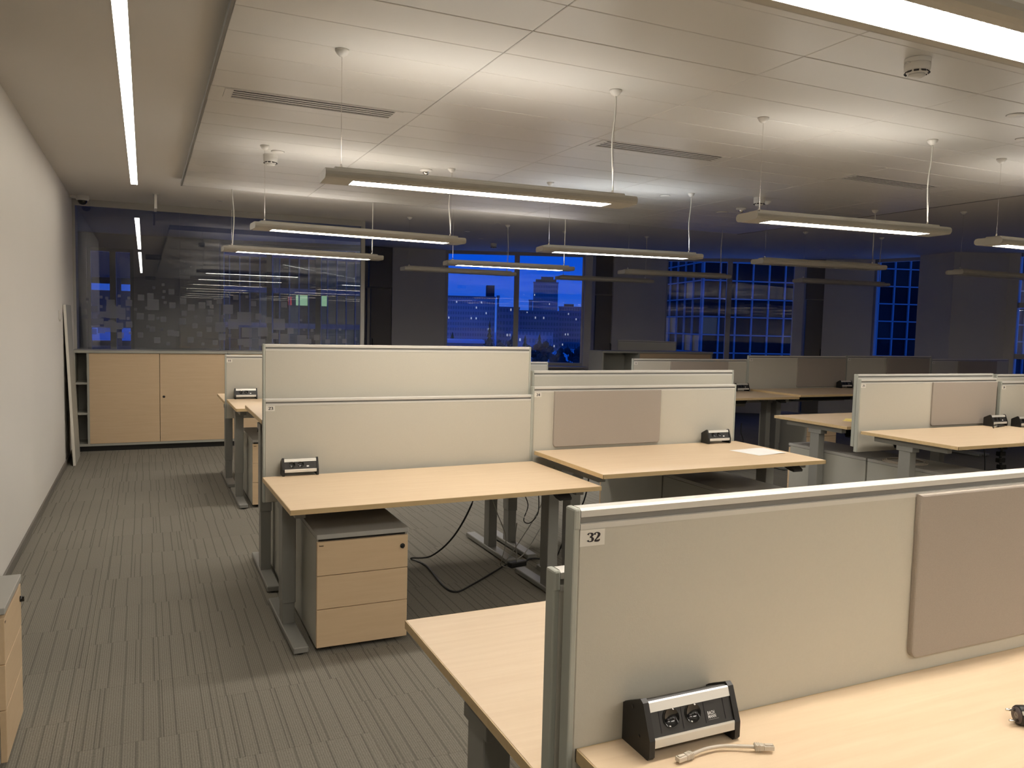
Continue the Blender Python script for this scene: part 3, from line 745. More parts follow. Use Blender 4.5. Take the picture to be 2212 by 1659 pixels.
# right block of the middle bench
desk('maple desk right of the aisle with grey legs and cable spine beneath', 4.905, 4.320, 0.790, -1)
divider('grey divider numbered 25 with taupe pinboard at its right', 4.935, 4.392, 1.178, -1, number='25', pin=(0.80, 1.585))
desk('maple desk right of the aisle with a yellow note on it', 4.985, 4.520, 0.795, 1)
divider('grey divider showing a strip of rail above the right aisle divider with pinboard', 4.960, 4.446, 1.212, 1)
power_box('black power box beside the plug on the right aisle desk', 6.300, 4.318, 0.790)
desk('maple desk cut off by the right edge of the view', 6.560, 4.310, 0.770, -1)
divider('grey divider cut off by the right edge, sticker 26 at its corner', 6.585, 4.392, 1.148, -1, number='26', pin=(0.80, 1.585))
divider('strip of grey divider rail in the far top right of the desk row', 6.600, 4.446, 1.205, 1)
power_box('black power box half cut by the right edge of the view', 6.640, 4.308, 0.770)
# far bench
desk('far left maple desk under the divider numbered 11', 0.640, 7.320, 0.820, -1)
divider('grey divider numbered 11 in front of the maple cabinet', 0.632, 7.386, 1.203, -1, number='11')
desk('maple desk mostly hidden behind divider 11', 0.635, 7.455, 0.785, 1)
power_box('black power box on the far left desk under divider 11', 0.705, 7.368, 0.820)
divider('pale divider whose end shows between the tall divider and the city window', 2.235, 7.430, 1.147, -1)
desk('dim maple desk half hidden behind the right end of divider 24', 4.855, 7.320, 0.820, -1)
divider('dim grey divider numbered 12 with taupe pinboard in its middle', 4.861, 7.392, 1.187, -1, number='12', pin=(0.50, 1.31))
power_box('black power box peeking past the right end of divider 24', 6.20, 7.318, 0.820)
desk('dim maple desk with overlapping corner in the far row', 6.455, 7.300, 0.842, -1)
divider('tall dim grey divider standing just above its left neighbour in the far row', 6.462, 7.372, 1.232, -1, w=1.575, number='13', pin=(0.755, 1.56))
power_box('dark power box on the far row, right of the pinboard', 7.82, 7.298, 0.842)
desk('dim far row desk disappearing behind the right aisle divider', 8.060, 7.300, 0.842, -1)
divider('darker grey divider below the narrow blue window', 8.045, 7.372, 1.240, -1, w=1.55, number='14', pin=(0.70, 1.50))
power_box('dark power box partly hidden by the right aisle divider', 8.11, 7.298, 0.842)
divider('darkest grey divider at the far right end of the far row', 9.600, 7.372, 1.205, -1, number='15', pin=(0.53, 1.33))
desk('dark maple desk under the far right divider', 9.665, 7.300, 0.80, -1)
# low slanted screen end in the far corner
divider('short dark divider standing askew behind the far corner cabinet', 7.42, 11.75, 1.31, -1, w=1.05, rotz=math.radians(-56))

# pedestals
pedestal('three drawer maple pedestal under the centre desk', 0.915, 3.585)
pedestal('grey pedestal showing only its side behind the centre desk leg', 0.905, 5.27, PI, logo=False)
pedestal('grey pedestal turned away at the back under the desk with paper', 3.40, 5.24, PI, d=0.81, logo=False)
pedestal('pedestal with dark top under the desk with the sheet of paper', 3.40, 3.60, d=0.815, logo=False)
pedestal('pale pedestal turned away beneath the desk with the yellow note', 5.325, 5.26, PI, d=0.825, logo=False)
pedestal('pale pedestal with a cable coil on top', 5.325, 3.60, d=0.82, logo=False)
pedestal('pedestal against the left edge with a pale top', -0.43, 3.215, PI/2, w=0.385, d=0.78)
pedestal('pedestal beneath the far left desk under divider 11', 0.99, 6.62)
pedestal('dim pedestal with maple drawers beyond the desk with the yellow note', 6.90, 6.60, logo=False)
pedestal('dim pedestal in the dark beyond the right end of divider 24', 5.22, 6.62, logo=False)

# ------------------------------------------------------------------ pendant luminaires
LW = 0.21
def rounded(w, h, n=5, z0=0.0):
    r = h/2; P = []
    for s, a0 in ((1, -PI/2), (-1, PI/2)):
        for k in range(n+1):
            a = a0+PI*k/n
            P.append((s*(w/2-r) + r*math.cos(a), z0+r+r*math.sin(a)))
    return P
def luminaire(label, xc, yc, rot=0.0, L=1.58, lit=True, cool=False, zb=2.168, sag=0.02, left_cable=False, cz=None):
    a_ = math.radians(rot); x0 = xc-L/2*math.cos(a_); y = yc-L/2*math.sin(a_)
    root = thing('pendant_luminaire', label, 'ceiling light', (x0, y, zb), a_, 'pendant luminaires')
    H = 0.046
    # shell: rounded side profiles, pierced by the light openings above and below
    sec = rounded(LW, H)
    aw = 0.058; e0, e1 = 0.13, L-0.13
    MB().prism(sec, 0.0, e0, axis='X').build('end_cap', 'lamp_body', root)
    MB().prism(sec, e1, L, axis='X').build('end_cap', 'lamp_body', root)
    for s in (-1, 1):
        half = [(a, b_) for a, b_ in sec if s*a > aw-1e-6]
        half = [(s*aw, 0.0)] + half + [(s*aw, H)] if s > 0 else [(s*aw, H)] + half + [(s*aw, 0.0)]
        MB().prism(half, e0, e1, axis='X').build('side_shell', 'lamp_body', root)
    # raised spine
    for s in (-1, 1):
        MB().prism([(s*0.062, H-0.001), (s*0.050, H+0.014), (s*0.046, H+0.014), (s*0.046, H-0.001)], 0.05, L-0.05, axis='X').build('spine_rail', 'lamp_body', root)
    bx(0.05, -0.046, H-0.001, e0, 0.046, H+0.014).build('spine_end', 'lamp_body', root)
    bx(e1, -0.046, H-0.001, L-0.05, 0.046, H+0.014).build('spine_end', 'lamp_body', root)
    dm = ('lamp_down_cool' if cool else 'lamp_down') if lit else 'lamp_off'
    um = ('lamp_up_cool' if cool else 'lamp_up') if lit else 'lamp_off'
    q = MB(); q.quad((e0, -aw, 0.004), (e0, aw, 0.004), (e1, aw, 0.004), (e1, -aw, 0.004)); q.build('lower_diffuser', dm, root)
    q = MB(); q.quad((e0, -0.046, H+0.006), (e1, -0.046, H+0.006), (e1, 0.046, H+0.006), (e0, 0.046, H+0.006)); q.build('upper_diffuser', um, root)
    lv = MB()
    nf = 60
    for k in range(nf):
        xx = e0+(e1-e0)*(k+0.5)/nf
        lv.box(xx-0.0007, aw-0.012, 0.0006, xx+0.0007, aw, 0.0036); lv.box(xx-0.0007, -aw, 0.0006, xx+0.0007, -aw+0.012, 0.0036)
    lo = lv.build('louvre', 'white_plastic', root); lo['kind'] = 'stuff'
    top = (cz if cz else (PAN if FX0 < x0+0.8 < FX1 and FY0 < y < FY1-0.05 else CEIL))-zb
    for xx, cab in ((0.085, left_cable), (L-0.095, True)):
        ca = MB().lathe([(0, top-0.032), (.010, top-0.032), (.024, top-0.020), (.032, top-0.006), (.032, top), (0, top)], 20, Matrix.Translation((xx, 0, 0))).build('ceiling_canopy', 'white_plastic', root)
        MB().tube([(xx, 0, H+0.03), (xx, 0, top-0.03)], 0.0011, 6).build('suspension_wire', 'silver', root)
        MB().lathe([(0, H+0.004), (.007, H+0.004), (.007, H+0.026), (.004, H+0.034), (0, H+0.034)], 10, Matrix.Translation((xx, 0, 0))).build('wire_clamp', 'silver', root)
        if cab:
            n = random.uniform(-1, 1)
            MB().tube([(xx+0.004, 0.0, H+0.01), (xx+0.006+sag*0.4*n, 0.004, H+0.12), (xx+0.003+sag*n, 0.0, (H+top)/2), (xx+0.004+sag*0.2*n, 0, top-0.13), (xx+0.003, 0, top-0.03)], 0.0042, 8).build('power_cable', 'cord_white', root)
    return root
luminaire('lit pendant light hanging largest in upper centre', 1.545, 3.705, -3.2, 1.60)
luminaire('lit pendant light in the second row nearest the left wall', 1.525, 6.085, 3.5, 1.64)
luminaire('lit pendant light in front of the glass partition', 1.475, 8.255, 2.2, left_cable=True)
luminaire('cool white lit pendant light above the grey pier right of the city window', 3.885, 6.150, -8.5, 1.54, cool=True)
luminaire('lit pendant light crossing the city window', 3.780, 8.320, -5.0, 1.52)
luminaire('lit pendant light upper right with wide lit underside', 3.930, 3.650, -5.0, 1.47)
luminaire('lit pendant light just entering at the right edge', 6.150, 3.730, 0)
luminaire('big lit pendant light cut by the top right corner', 1.52, 1.185, 0)
luminaire('unlit pendant light across the left of the city window', 3.680, 9.665, 0, 1.52, lit=False)
luminaire('unlit pendant light low beside the city window', 5.905, 9.745, -9, 1.42, lit=False)
luminaire('unlit pendant light in front of the gridded facade window', 5.935, 8.140, -7, 1.46, lit=False)
luminaire('unlit pendant light high on the right over the second row of desks', 6.065, 5.945, -7, 1.45, lit=False)
luminaire('unlit pendant light far right, lowest in the view', 8.490, 7.920, -5, 1.45, lit=False)
luminaire('unlit pendant light in front of the broad grey pillar', 8.480, 5.745, 0, 1.45, lit=False)
# unseen pendants added beside and behind the viewpoint, lighting the near desk
luminaire('added lit pendant light right of the camera out of view', 3.93, 1.185)
luminaire('added lit pendant light farther right of the camera out of view', 6.15, 1.185)
for k_, (lx_, ly_) in enumerate(((1.74, -0.55), (3.93, -0.55), (6.15, -0.55), (1.74, -3.2), (3.93, -3.2), (6.15, -3.2), (1.74, -5.5), (3.93, -5.5), (6.15, -5.5), (3.93, -7.8), (1.74, -7.8))):  # nearest row added for light on the near desk; farther rows mirror in the partition
    luminaire('lit pendant light of the rows behind the viewpoint, out of the frame', lx_, ly_)

# recessed linear lights
for (a, b_, lab) in ((3.30, 8.90, 'long recessed linear light in the plaster ceiling along the left wall'), (-6.3, 2.55, 'recessed linear light continuing behind the camera')):
    r_ = thing('linear_ceiling_light', lab, 'ceiling light', (-0.085, a, CEIL), 0, 'recessed linear lights')
    m = MB(); l_ = b_-a
    m.box(-0.036, -0.006, -0.002, -0.030, l_+0.006, 0.004); m.box(0.030, -0.006, -0.002, 0.036, l_+0.006, 0.004)
    m.box(-0.030, -0.006, -0.002, 0.030, 0, 0.004); m.box(-0.030, l_, -0.002, 0.030, l_+0.006, 0.004)
    m.build('rim', 'white_plastic', r_)
    MB().quad((-0.030, 0, -0.001), (-0.030, l_, -0.001), (0.030, l_, -0.001), (0.030, 0, -0.001)).build('diffuser', 'line_light', r_)

# ------------------------------------------------------------------ ceiling fittings
for (v0, v1), lab in zip(VENTS, ('long slotted air grille in the left ceiling panels', 'slotted air grille in the middle of the panel ceiling', 'slotted air grille in the right ceiling panels')):
    r_ = thing('air_grille', lab, 'air vent', (v0, VY0, PAN), 0, 'slotted air grilles')
    w_ = v1-v0; d_ = VY1-VY0
    bx(0.02, 0.01, 0.004, w_-0.02, d_-0.01, 0.008).build('backing', 'vent_dark', r_)
    f = MB(); f.box(0.001, 0.001, -0.003, w_-0.001, 0.014, 0.02); f.box(0.001, d_-0.014, -0.003, w_-0.001, d_-0.001, 0.02); f.box(0.001, 0.014, -0.003, 0.045, d_-0.014, 0.02); f.box(w_-0.045, 0.014, -0.003, w_-0.001, d_-0.014, 0.02)
    f.build('frame', 'panel_metal', r_)
    for k in range(1, 4):
        yy = 0.014+(d_-0.028)*k/4
        bx(0.045, yy-0.0090, -0.0015, w_-0.045, yy+0.0090, 0.0012).build('slat', 'panel_metal', r_)
def detector(label, x, y, z, r=0.053, tab=False):
    root = thing('smoke_detector', label, 'smoke detector', (x, y, z), 0, 'smoke detectors')
    MB().lathe([(r, 0), (r, -.018), (r*0.985, -.020)], 28).build('base', 'white_plastic', root)
    MB().lathe([(r*0.97, -.020), (r, -.022), (r*0.97, -.048), (r*0.70, -.066), (r*0.62, -.067)], 28).build('housing', 'white_plastic', root)
    MB().lathe([(r*0.60, -.067), (r*0.66, -.072), (r*0.5, -.078), (0, -.080)], 28).build('nose', 'white_plastic', root)
    for k in range(10):
        a = 2*PI*k/10
        M = Matrix.Rotation(a, 4, 'Z') @ Matrix.Translation((r*0.85, 0, -.0575)) @ Matrix.Rotation(0.80, 4, 'Y')
        bx(-0.0075, -0.0105, -0.002, 0.0075, 0.0105, 0.002, M=M).build('vent_slot', 'ink', root)
    if tab: bx(-r-0.018, -0.008, -0.024, -r+0.004, 0.008, -0.019, bevel=0.002).build('tab', 'white_plastic', root)
    return root
detector('smoke detector with a side tab on the right ceiling panels', 3.175, 2.60, PAN, 0.056, True)
detector('smoke detector left of the largest pendant light', 0.875, 6.36, PAN)
detector('smoke detector above the right lit pendant light', 5.22, 5.90, PAN)
def pir(label, x, y, z):
    root = thing('motion_sensor', label, 'motion sensor', (x, y, z), 0, 'round motion sensors')
    MB().lathe([(.050, 0), (.052, -.008), (.046, -.014), (.030, -.018), (.026, -.020)], 24).build('base', 'white_plastic', root)
    MB().lathe([(.026, -.020), (.024, -.034), (.014, -.043), (0, -.046)], 20).build('lens', 'silver', root)
pir('domed motion sensor behind the largest pendant light', 2.08, 6.27, PAN)
pir('domed motion sensor right of centre on the panel ceiling', 5.53, 6.51, PAN)
def disc(label, x, y, z, r=0.045):
    root = thing('ceiling_cover_disc', label, 'ceiling disc', (x, y, z), 0, 'flat round ceiling covers')
    MB().lathe([(r, 0), (r, -.004), (r*0.92, -.007), (0, -.008)], 24).build('cover', 'white_plastic', root)
    MB().lathe([(r+.004, 0), (r+.004, -.0015), (r, -.0018)], 24).build('rim', 'trim_dark', root)
disc('flat white disc beside the left smoke detector', 0.905, 6.20, PAN)
disc('flat white disc on the panels above centre', 4.42, 6.27, PAN)
disc('flat white disc cut by the right edge of the view', 4.43, 2.97, PAN)
disc('small disc near the right edge above the right lit pendant light', 4.99, 3.30, PAN, 0.03)
disc('larger pale disc left of the right hand motion sensor', 5.54, 6.82, PAN, 0.06)
def downlight(label, x, y, r=0.04):
    root = thing('recessed_downlight', label, 'downlight', (x, y, CEIL), 0, 'unlit recessed downlights')
    MB().lathe([(r, 0), (r, -.003), (r*0.8, -.004), (r*0.76, 0.0)], 20).build('ring', 'white_plastic', root)
    MB().lathe([(r*0.76, -0.0005), (0, -0.0006)], 20).build('lens', 'lamp_off', root)
downlight('small unlit downlight above the glass partition', 0.78, 9.62)
downlight('small unlit downlight on the plaster beyond the second pendant row', 4.17, 9.60)
downlight('small unlit downlight left of the city window head', 4.17, 10.67)
downlight('small unlit downlight above the left pane of the city window', 4.70, 11.44)
downlight('small unlit downlight before the gridded facade window', 8.47, 10.67)
downlight('left unlit downlight above the flap door by the gridded window', 9.33, 9.96)
downlight('middle unlit downlight above the flap door by the gridded window', 9.80, 9.58)
downlight('unlit downlight before the narrow window by the pillar', 10.83, 9.88)
downlight('small unlit downlight in front of the broad grey pillar', 10.83, 7.67)
detector('smoke detector on the dark ceiling before the city window', 5.15, 12.0, CEIL)
# dome camera, hanging blade sign, wall thermostat
r_ = thing('dome_camera', 'white dome security camera in the ceiling corner by the left wall', 'security camera', (-0.615, 10.10, CEIL))
MB().lathe([(.066, 0), (.068, -.03), (.060, -.048), (.050, -.052)], 28).build('housing', 'white_plastic', r_)
MB().lathe([(.048, -.050), (.044, -.072), (.030, -.090), (0, -.098)], 24).build('dome', 'black_gloss', r_)
bx(-0.125, -0.02, -0.03, -0.06, 0.02, -0.002, bevel=0.004).build('bracket', 'white_plastic', r_)
r_ = thing('hanging_sign', 'white blade sign seen edge on under the ceiling by the partition', 'sign', (0.115, 9.38, CEIL))
bx(-0.013, 0, -0.165, 0.013, 0.30, -0.012, bevel=0.003).build('blade', 'white_plastic', r_)
bx(-0.03, 0.03, -0.012, 0.03, 0.27, 0).build('mounting_plate', 'white_plastic', r_)
for yy, lab in ((2.72, 'dark exit sign with arrow behind the viewpoint, mirrored in the partition'), (-7.4, 'farther exit sign with arrow behind the viewpoint, mirrored in the partition')):
    r_ = thing('exit_sign', lab, 'sign', (0.17, yy, CEIL), 0, 'hanging exit signs')
    bx(-0.15, -0.012, -0.155, 0.15, 0.012, -0.05, bevel=0.003).build('sign_plate', 'sign_dark', r_)
    for xx in (-0.12, 0.12): MB().tube([(xx, 0, 0), (xx, 0, -0.055)], 0.003, 6).build('hanger', 'silver', r_)
    a = MB()
    a.prism([(0.13, -0.1025), (0.09, -0.075), (0.09, -0.095), (0.02, -0.095), (0.02, -0.11), (0.09, -0.11), (0.09, -0.13)], 0.0125, 0.0135, axis='Y')
    a.build('arrow', 'sign_white', r_)
r_ = thing('wall_thermostat', 'small white thermostat on the left wall', 'thermostat', (WL, 8.656, 1.517))
bx(0, -0.025, -0.045, 0.022, 0.025, 0.045, bevel=0.004).build('housing', 'white_plastic', r_)
bx(0.004, -0.012, -0.062, 0.016, 0.012, -0.045, bevel=0.002).build('plug_tail', 'white_plastic', r_)

# ------------------------------------------------------------------ board leaning on the left wall
r_ = thing('leaning_board', 'tall grey board leaning against the left wall by the cabinet', 'board', (WL+0.092, 9.05, 0), 0)
M = Matrix.Rotation(-0.040, 4, 'Y')
bx(-0.022, 0.0, 0.002, 0.0, 0.62, 1.62, bevel=0.0015, seg=1, M=M).build('board_panel', 'grey_laminate', r_)
bx(-0.023, -0.004, 0.002, 0.001, 0.0, 1.62, M=M).build('edge_strip', 'label_paper', r_)
# table inside the glass room
r_ = thing('meeting_table', 'pale round ended table behind the left of the glass partition', 'table', (-0.75, 11.9, 0))
tp = [(0.6*math.cos(a), 0.38*math.sin(a)) for a in [2*PI*k/28 for k in range(28)]]
MB().prism(tp, 1.00, 1.03, axis='Z').build('tabletop', 'table_light', r_)
MB().lathe([(.03, .02), (.03, 1.0)], 14).build('column', 'grey_metal', r_)
MB().lathe([(0, 0), (.26, 0), (.26, .012), (.04, .025), (0, .025)], 24).build('foot_plate', 'grey_metal', r_)

# ------------------------------------------------------------------ small things on the desks
# short network patch cable
Z = 0.812
r_ = thing('network_cable', 'short beige network patch cable lying on the nearest desk', 'cable', (0.806, 1.032, Z))
o = Vector((0.806, 1.032, 0))
path = [Vector(p)-o for p in ((0.826, 1.033, 0.0075), (0.850, 1.036, 0.009), (0.882, 1.036, 0.008), (0.910, 1.026, 0.008), (0.938, 1.010, 0.009))]
MB().tube(path, 0.0031, 10).build('cord', 'cord_beige', r_)
plain('clear_plastic', (0.62, 0.55, 0.46), 0.15, spec=0.6)
for p, ang in (((0.826-o.x, 1.033-o.y, 0.0075), math.radians(186)), ((0.938-o.x, 1.010-o.y, 0.009), math.radians(-24))):
    M = Matrix.Translation(p) @ Matrix.Rotation(ang, 4, 'Z')
    bt = MB().box(0.000, -0.0055, -0.005, 0.016, 0.0055, 0.005, bevel=0.0015, M=M).build('boot', 'cord_beige', r_)
    rg = MB()
    for k in range(3): rg.box(0.0015+k*0.0032, -0.0060, -0.0055, 0.0030+k*0.0032, 0.0060, 0.0055, bevel=0.0004, seg=1, M=M)
    rg.build('boot_ridge', 'cord_beige', bt)
    pl = MB().box(0.016, -0.0056, -0.0040, 0.0335, 0.0056, 0.0036, bevel=0.0006, seg=1, M=M).build('plug', 'clear_plastic', r_)
    cn = MB()
    for k in range(8): cn.box(0.0270, -0.0042+k*0.0011, 0.0034, 0.0325, -0.0037+k*0.0011, 0.0039, M=M)
    cn.build('contact', 'silver', pl)
    MB().box(0.018, -0.0028, 0.0042, 0.031, 0.0028, 0.0052, M=M).build('latch', 'clear_plastic', pl)
# mains plug at the right edge
r_ = thing('mains_plug', 'black two pin mains plug with cord at the right edge of the nearest desk', 'plug', (1.462, 0.898, Z+0.0185), math.radians(-28))
r_.rotation_euler = (0.95, 0.0, math.radians(-22))
MB().lathe([(0, 0), (.0165, 0), (.0180, .003), (.0180, .014), (.0165, .030), (.010, .040), (.0055, .048), (0, .048)], 24, Matrix.Rotation(PI/2, 4, 'Y')).build('plug_body', 'black_plastic', r_)
MB().lathe([(0, 0.0), (.0150, 0.0), (.0150, .0012), (0, .0012)], 24, Matrix.Translation((-0.0012, 0, 0)) @ Matrix.Rotation(PI/2, 4, 'Y')).build('plug_face', 'plug_face', r_)
for s in (-1, 1):
    MB().lathe([(0, 0), (.0017, .0005), (.0024, .002), (.0024, .019), (0, .019)], 12, Matrix.Translation((-0.0192, s*0.0095, 0)) @ Matrix.Rotation(PI/2, 4, 'Y')).build('pin', 'silver', r_)
MB().lathe([(.0022, 0), (.0036, -.0006), (.0050, 0)], 16, Matrix.Translation((-0.0014, 0, 0)) @ Matrix.Rotation(-PI/2, 4, 'Y')).build('earth_ring', 'alu_strip', r_)
bx(0.0, -0.0035, 0.0165, 0.020, 0.0035, 0.0185).build('earth_strip', 'end_cap_grey', r_)
MB().tube([(0.046, 0, 0), (0.09, 0.0, -0.004), (0.16, 0.03, -0.010), (0.30, 0.02, -0.012)], 0.0038, 8).build('cord', 'cord_black', r_)
# paper on desk 24
pp = MB()
nx, ny = 8, 6
pts = [(3.50, 4.03), (3.545, 3.80), (3.80, 3.83), (3.80, 4.04)]
grid = []
for j in range(ny+1):
    row = []
    for i in range(nx+1):
        u, v = i/nx, j/ny
        x = (pts[0][0]*(1-u)+pts[3][0]*u)*(1-v)+(pts[1][0]*(1-u)+pts[2][0]*u)*v
        y = (pts[0][1]*(1-u)+pts[3][1]*u)*(1-v)+(pts[1][1]*(1-u)+pts[2][1]*u)*v
        row.append(pp.bm.verts.new((x-3.65, y-3.93, 0.0012+0.010*max(0, u-0.45)*(1-u)*4)))
    grid.append(row)
for j in range(ny):
    for i in range(nx):
        pp.bm.faces.new((grid[j][i], grid[j][i+1], grid[j+1][i+1], grid[j+1][i]))
po = pp.build('paper_sheet', 'paper_white', None, (3.65-0.09, 3.93, 0.754)); tag(po, 'white sheet of paper curling on the desk under divider 24', 'paper')
sm = po.modifiers.new('thickness', 'SOLIDIFY'); sm.thickness = 0.0004
nt_ = MB(); nt_.box(-0.07, -0.04, 0.0, 0.07, 0.04, 0.004, bevel=0.001, seg=1); nt_.box(-0.05, -0.03, 0.004, 0.08, 0.045, 0.009, bevel=0.001, seg=1, M=Matrix.Rotation(0.3, 4, 'Z'))
tag(nt_.build('sticky_note_pad', 'yellow_note', None, (5.36, 4.83, 0.795), 0.4), 'yellow sticky notes on the desk behind divider 25', 'note pad')
r_ = thing('plug_adapter', 'black plug with cord beside the power box on the desk under divider 25', 'plug', (6.30, 4.20, 0.790), 0.25)
bx(0, -0.015, 0, 0.13, 0.015, 0.014, bevel=0.005).build('plug_body', 'black_plastic', r_)
MB().tube([(0, 0, 0.008), (-0.05, 0.01, 0.006), (-0.12, -0.02, 0.004)], 0.004, 8).build('cord', 'cord_black', r_)
bx(-0.05, -0.004, 0.006, 0.0, 0.004, 0.012, bevel=0.002).build('tip', 'alu_strip', r_)
# coil of cable on the pedestal under 25
cl = MB()
for k in range(3):
    R_ = 0.155-0.012*k
    cl.tube([(R_*math.cos(a), R_*math.sin(a), 0.004+0.004*k) for a in [2*PI*j/40 for j in range(41)]], 0.0035, 6, sub=1)
tag(cl.build('cable_coil', 'cord_beige', None, (5.255, 4.20, 0.555)), 'pale coil of cable lying on the pedestal under divider 25', 'cable')
# cable spine and loose cords
def cord(name, label, pts, r, mat, cat='cable'):
    o = Vector(pts[0]); ob = MB().tube([Vector(p)-o for p in pts], r, 8).build(name, mat, None, o)
    return tag(ob, label, cat, 'loose cords')
cord('loose_cable', 'long black power cord looping down from the centre desk to the carpet', [(1.70, 4.12, 0.655), (1.69, 4.17, 0.50), (1.63, 4.30, 0.28), (1.58, 4.55, 0.10), (1.545, 4.84, 0.008), (1.59, 4.66, 0.007), (1.56, 4.26, 0.007), (1.595, 4.14, 0.007), (1.72, 4.22, 0.007), (1.94, 4.40, 0.007), (2.06, 4.50, 0.008)], 0.0055, 'cord_black')
cord('loose_cable', 'thin black cord hanging in a loop beside the centre desk right leg', [(1.93, 4.02, 0.668), (1.95, 4.03, 0.58), (1.98, 4.03, 0.50), (1.95, 4.02, 0.42), (1.99, 4.02, 0.40), (2.03, 4.0, 0.46), (2.02, 3.98, 0.58), (2.01, 3.98, 0.668)], 0.003, 'cord_black')
cord('loose_cable', 'thin grey data cord falling to the carpet near the centre desk right leg', [(1.84, 4.2, 0.668), (1.83, 4.22, 0.55), (1.88, 4.24, 0.42), (1.96, 4.28, 0.25), (1.97, 4.35, 0.10), (2.02, 4.46, 0.02), (2.12, 4.46, 0.01), (2.08, 4.40, 0.2), (2.04, 4.3, 0.33)], 0.003, 'cord_grey')
cord('loose_cable', 'second grey data cord rising between the desk legs', [(2.30, 4.30, 0.70), (2.22, 4.35, 0.40), (2.10, 4.42, 0.15), (2.06, 4.5, 0.02), (2.2, 4.52, 0.06), (2.32, 4.5, 0.25)], 0.003, 'cord_grey')
cord('loose_cable', 'black cord slanting behind the right front corner of the centre desk', [(2.36, 4.0, 0.66), (2.34, 4.02, 0.5), (2.28, 4.1, 0.3), (2.25, 4.2, 0.1), (2.24, 4.35, 0.006)], 0.0045, 'cord_black')
r_ = thing('socket_strip', 'black cable junction lying on the carpet by the centre desk right leg', 'power strip', (2.13, 4.47, 0), 0.15)
bx(-0.06, -0.022, 0.001, 0.06, 0.022, 0.035, bevel=0.006).build('strip_body', 'black_plastic', r_)
MB().tube([(0.06, 0, 0.018), (0.12, 0.02, 0.03), (0.2, -0.01, 0.02)], 0.006, 8).build('strip_cord', 'cord_black', r_)
cord('loose_cable', 'thin cord with red tip hanging beside the left rear desk leg', [(1.99, 4.70, 0.60), (1.96, 4.70, 0.54), (1.93, 4.70, 0.49)], 0.003, 'cord_grey')
tag(bx(-0.012, -0.008, -0.03, 0.012, 0.008, 0.0, bevel=0.002).build('cord_connector', 'red_plastic', None, (1.925, 4.70, 0.49)), 'small red connector at the tip of a hanging cord', 'connector')
r_ = thing('cable_spine', 'black segmented cable spine hanging under the desk of divider 25', 'cable spine', (6.18, 4.02, 0.02), 0)
for k in range(13):
    a = 0.08*math.sin(k*0.45)
    bx(-0.035, -0.02, 0.0, 0.035, 0.02, 0.036, bevel=0.006, M=Matrix.Translation((a, 0, 0.052*k))).build('segment', 'black_plastic', r_)
MB().tube([(0.08*math.sin(k*0.45), 0, 0.052*k+0.018) for k in range(14)], 0.010, 8).build('core_cord', 'cord_black', r_)
cord('loose_cable', 'black cord hanging under the desk of divider 25', [(5.85, 4.0, 0.75), (5.86, 3.98, 0.55), (5.84, 3.96, 0.35), (5.83, 3.9, 0.01)], 0.004, 'cord_black')
cord('loose_cable', 'black cord curling in the dark under the desk of divider 12', [(6.0, 6.9, 0.50), (5.98, 6.88, 0.40), (6.0, 6.86, 0.3), (5.9, 6.8, 0.15), (5.75, 6.75, 0.02)], 0.006, 'cord_black')
cord('loose_cable', 'black cord under the far left desk of divider 11', [(0.90, 7.15, 0.78), (0.90, 7.12, 0.66), (0.88, 7.1, 0.58), (0.86, 7.05, 0.48)], 0.006, 'cord_black')

# ------------------------------------------------------------------ outdoors
GZ = -12.0
ground = MB(); ground.box(-400, 30, GZ-1, 900, 1200, GZ)
struct(ground.build('ground', 'snow'), 'snowy ground far below the windows')
def rot_building(label, loc, rotz):
    return thing('glass_office_building' if 'grid' in label or 'fins' in label else 'city_building', label, 'building', loc, rotz)
# gridded office building seen through the right windows
AZ = math.radians(15.1)
corner = Vector((49.8, 63.6, 0))
r_ = rot_building('gridded glass office building seen through the right windows', corner, -AZ)
# local: +y runs away along the left face, +x along the right face
MOD, ROW = 1.72, 1.78
NCX, NCY, NR = 22, 9, 17
Z0 = 1.53-ROW*6.3
bx(0.25, 0.25, GZ, NCX*MOD+2, 30, Z0+ROW*NR+0.5).build('building_core', 'concrete_dark', r_)
fr = MB()
for i in range(NCX+1): fr.box(i*MOD-0.07, -0.06, Z0, i*MOD+0.07, 0.12, Z0+ROW*NR)
for k in range(NR+1): fr.box(0, -0.06, Z0+k*ROW-0.06, NCX*MOD, 0.12, Z0+k*ROW+0.06)
fr.build('facade_grid', 'facade_frame', r_)
fr = MB()
for i in range(NCY+1): fr.box(-0.06, 0.5+i*MOD*1.25-0.07, Z0, 0.12, 0.5+i*MOD*1.25+0.07, Z0+ROW*NR)
for k in range(NR+1): fr.box(-0.06, 0.5, Z0+k*ROW-0.06, 0.12, 0.5+NCY*MOD*1.25, Z0+k*ROW+0.06)
fr.build('facade_grid', 'facade_frame', r_)
pm = {}
for key, m_ in (('d', 'glass_dark'), ('c', 'glass_curtain'), ('w', 'glass_dim_lit'), ('g', 'glass_dim_green')):
    for ax in 'xy':
        m = MB()
        if ax == 'x': m.box(0.10, 0.16, 0.09, MOD-0.10, 0.2, ROW-0.09)
        else: m.box(0.16, 0.10, 0.09, 0.2, MOD*1.25-0.10, ROW-0.09)
        me = m.mesh('facade_pane'); me.materials.append(MATS[m_]); pm[key+ax] = me
rr = random.Random(3)
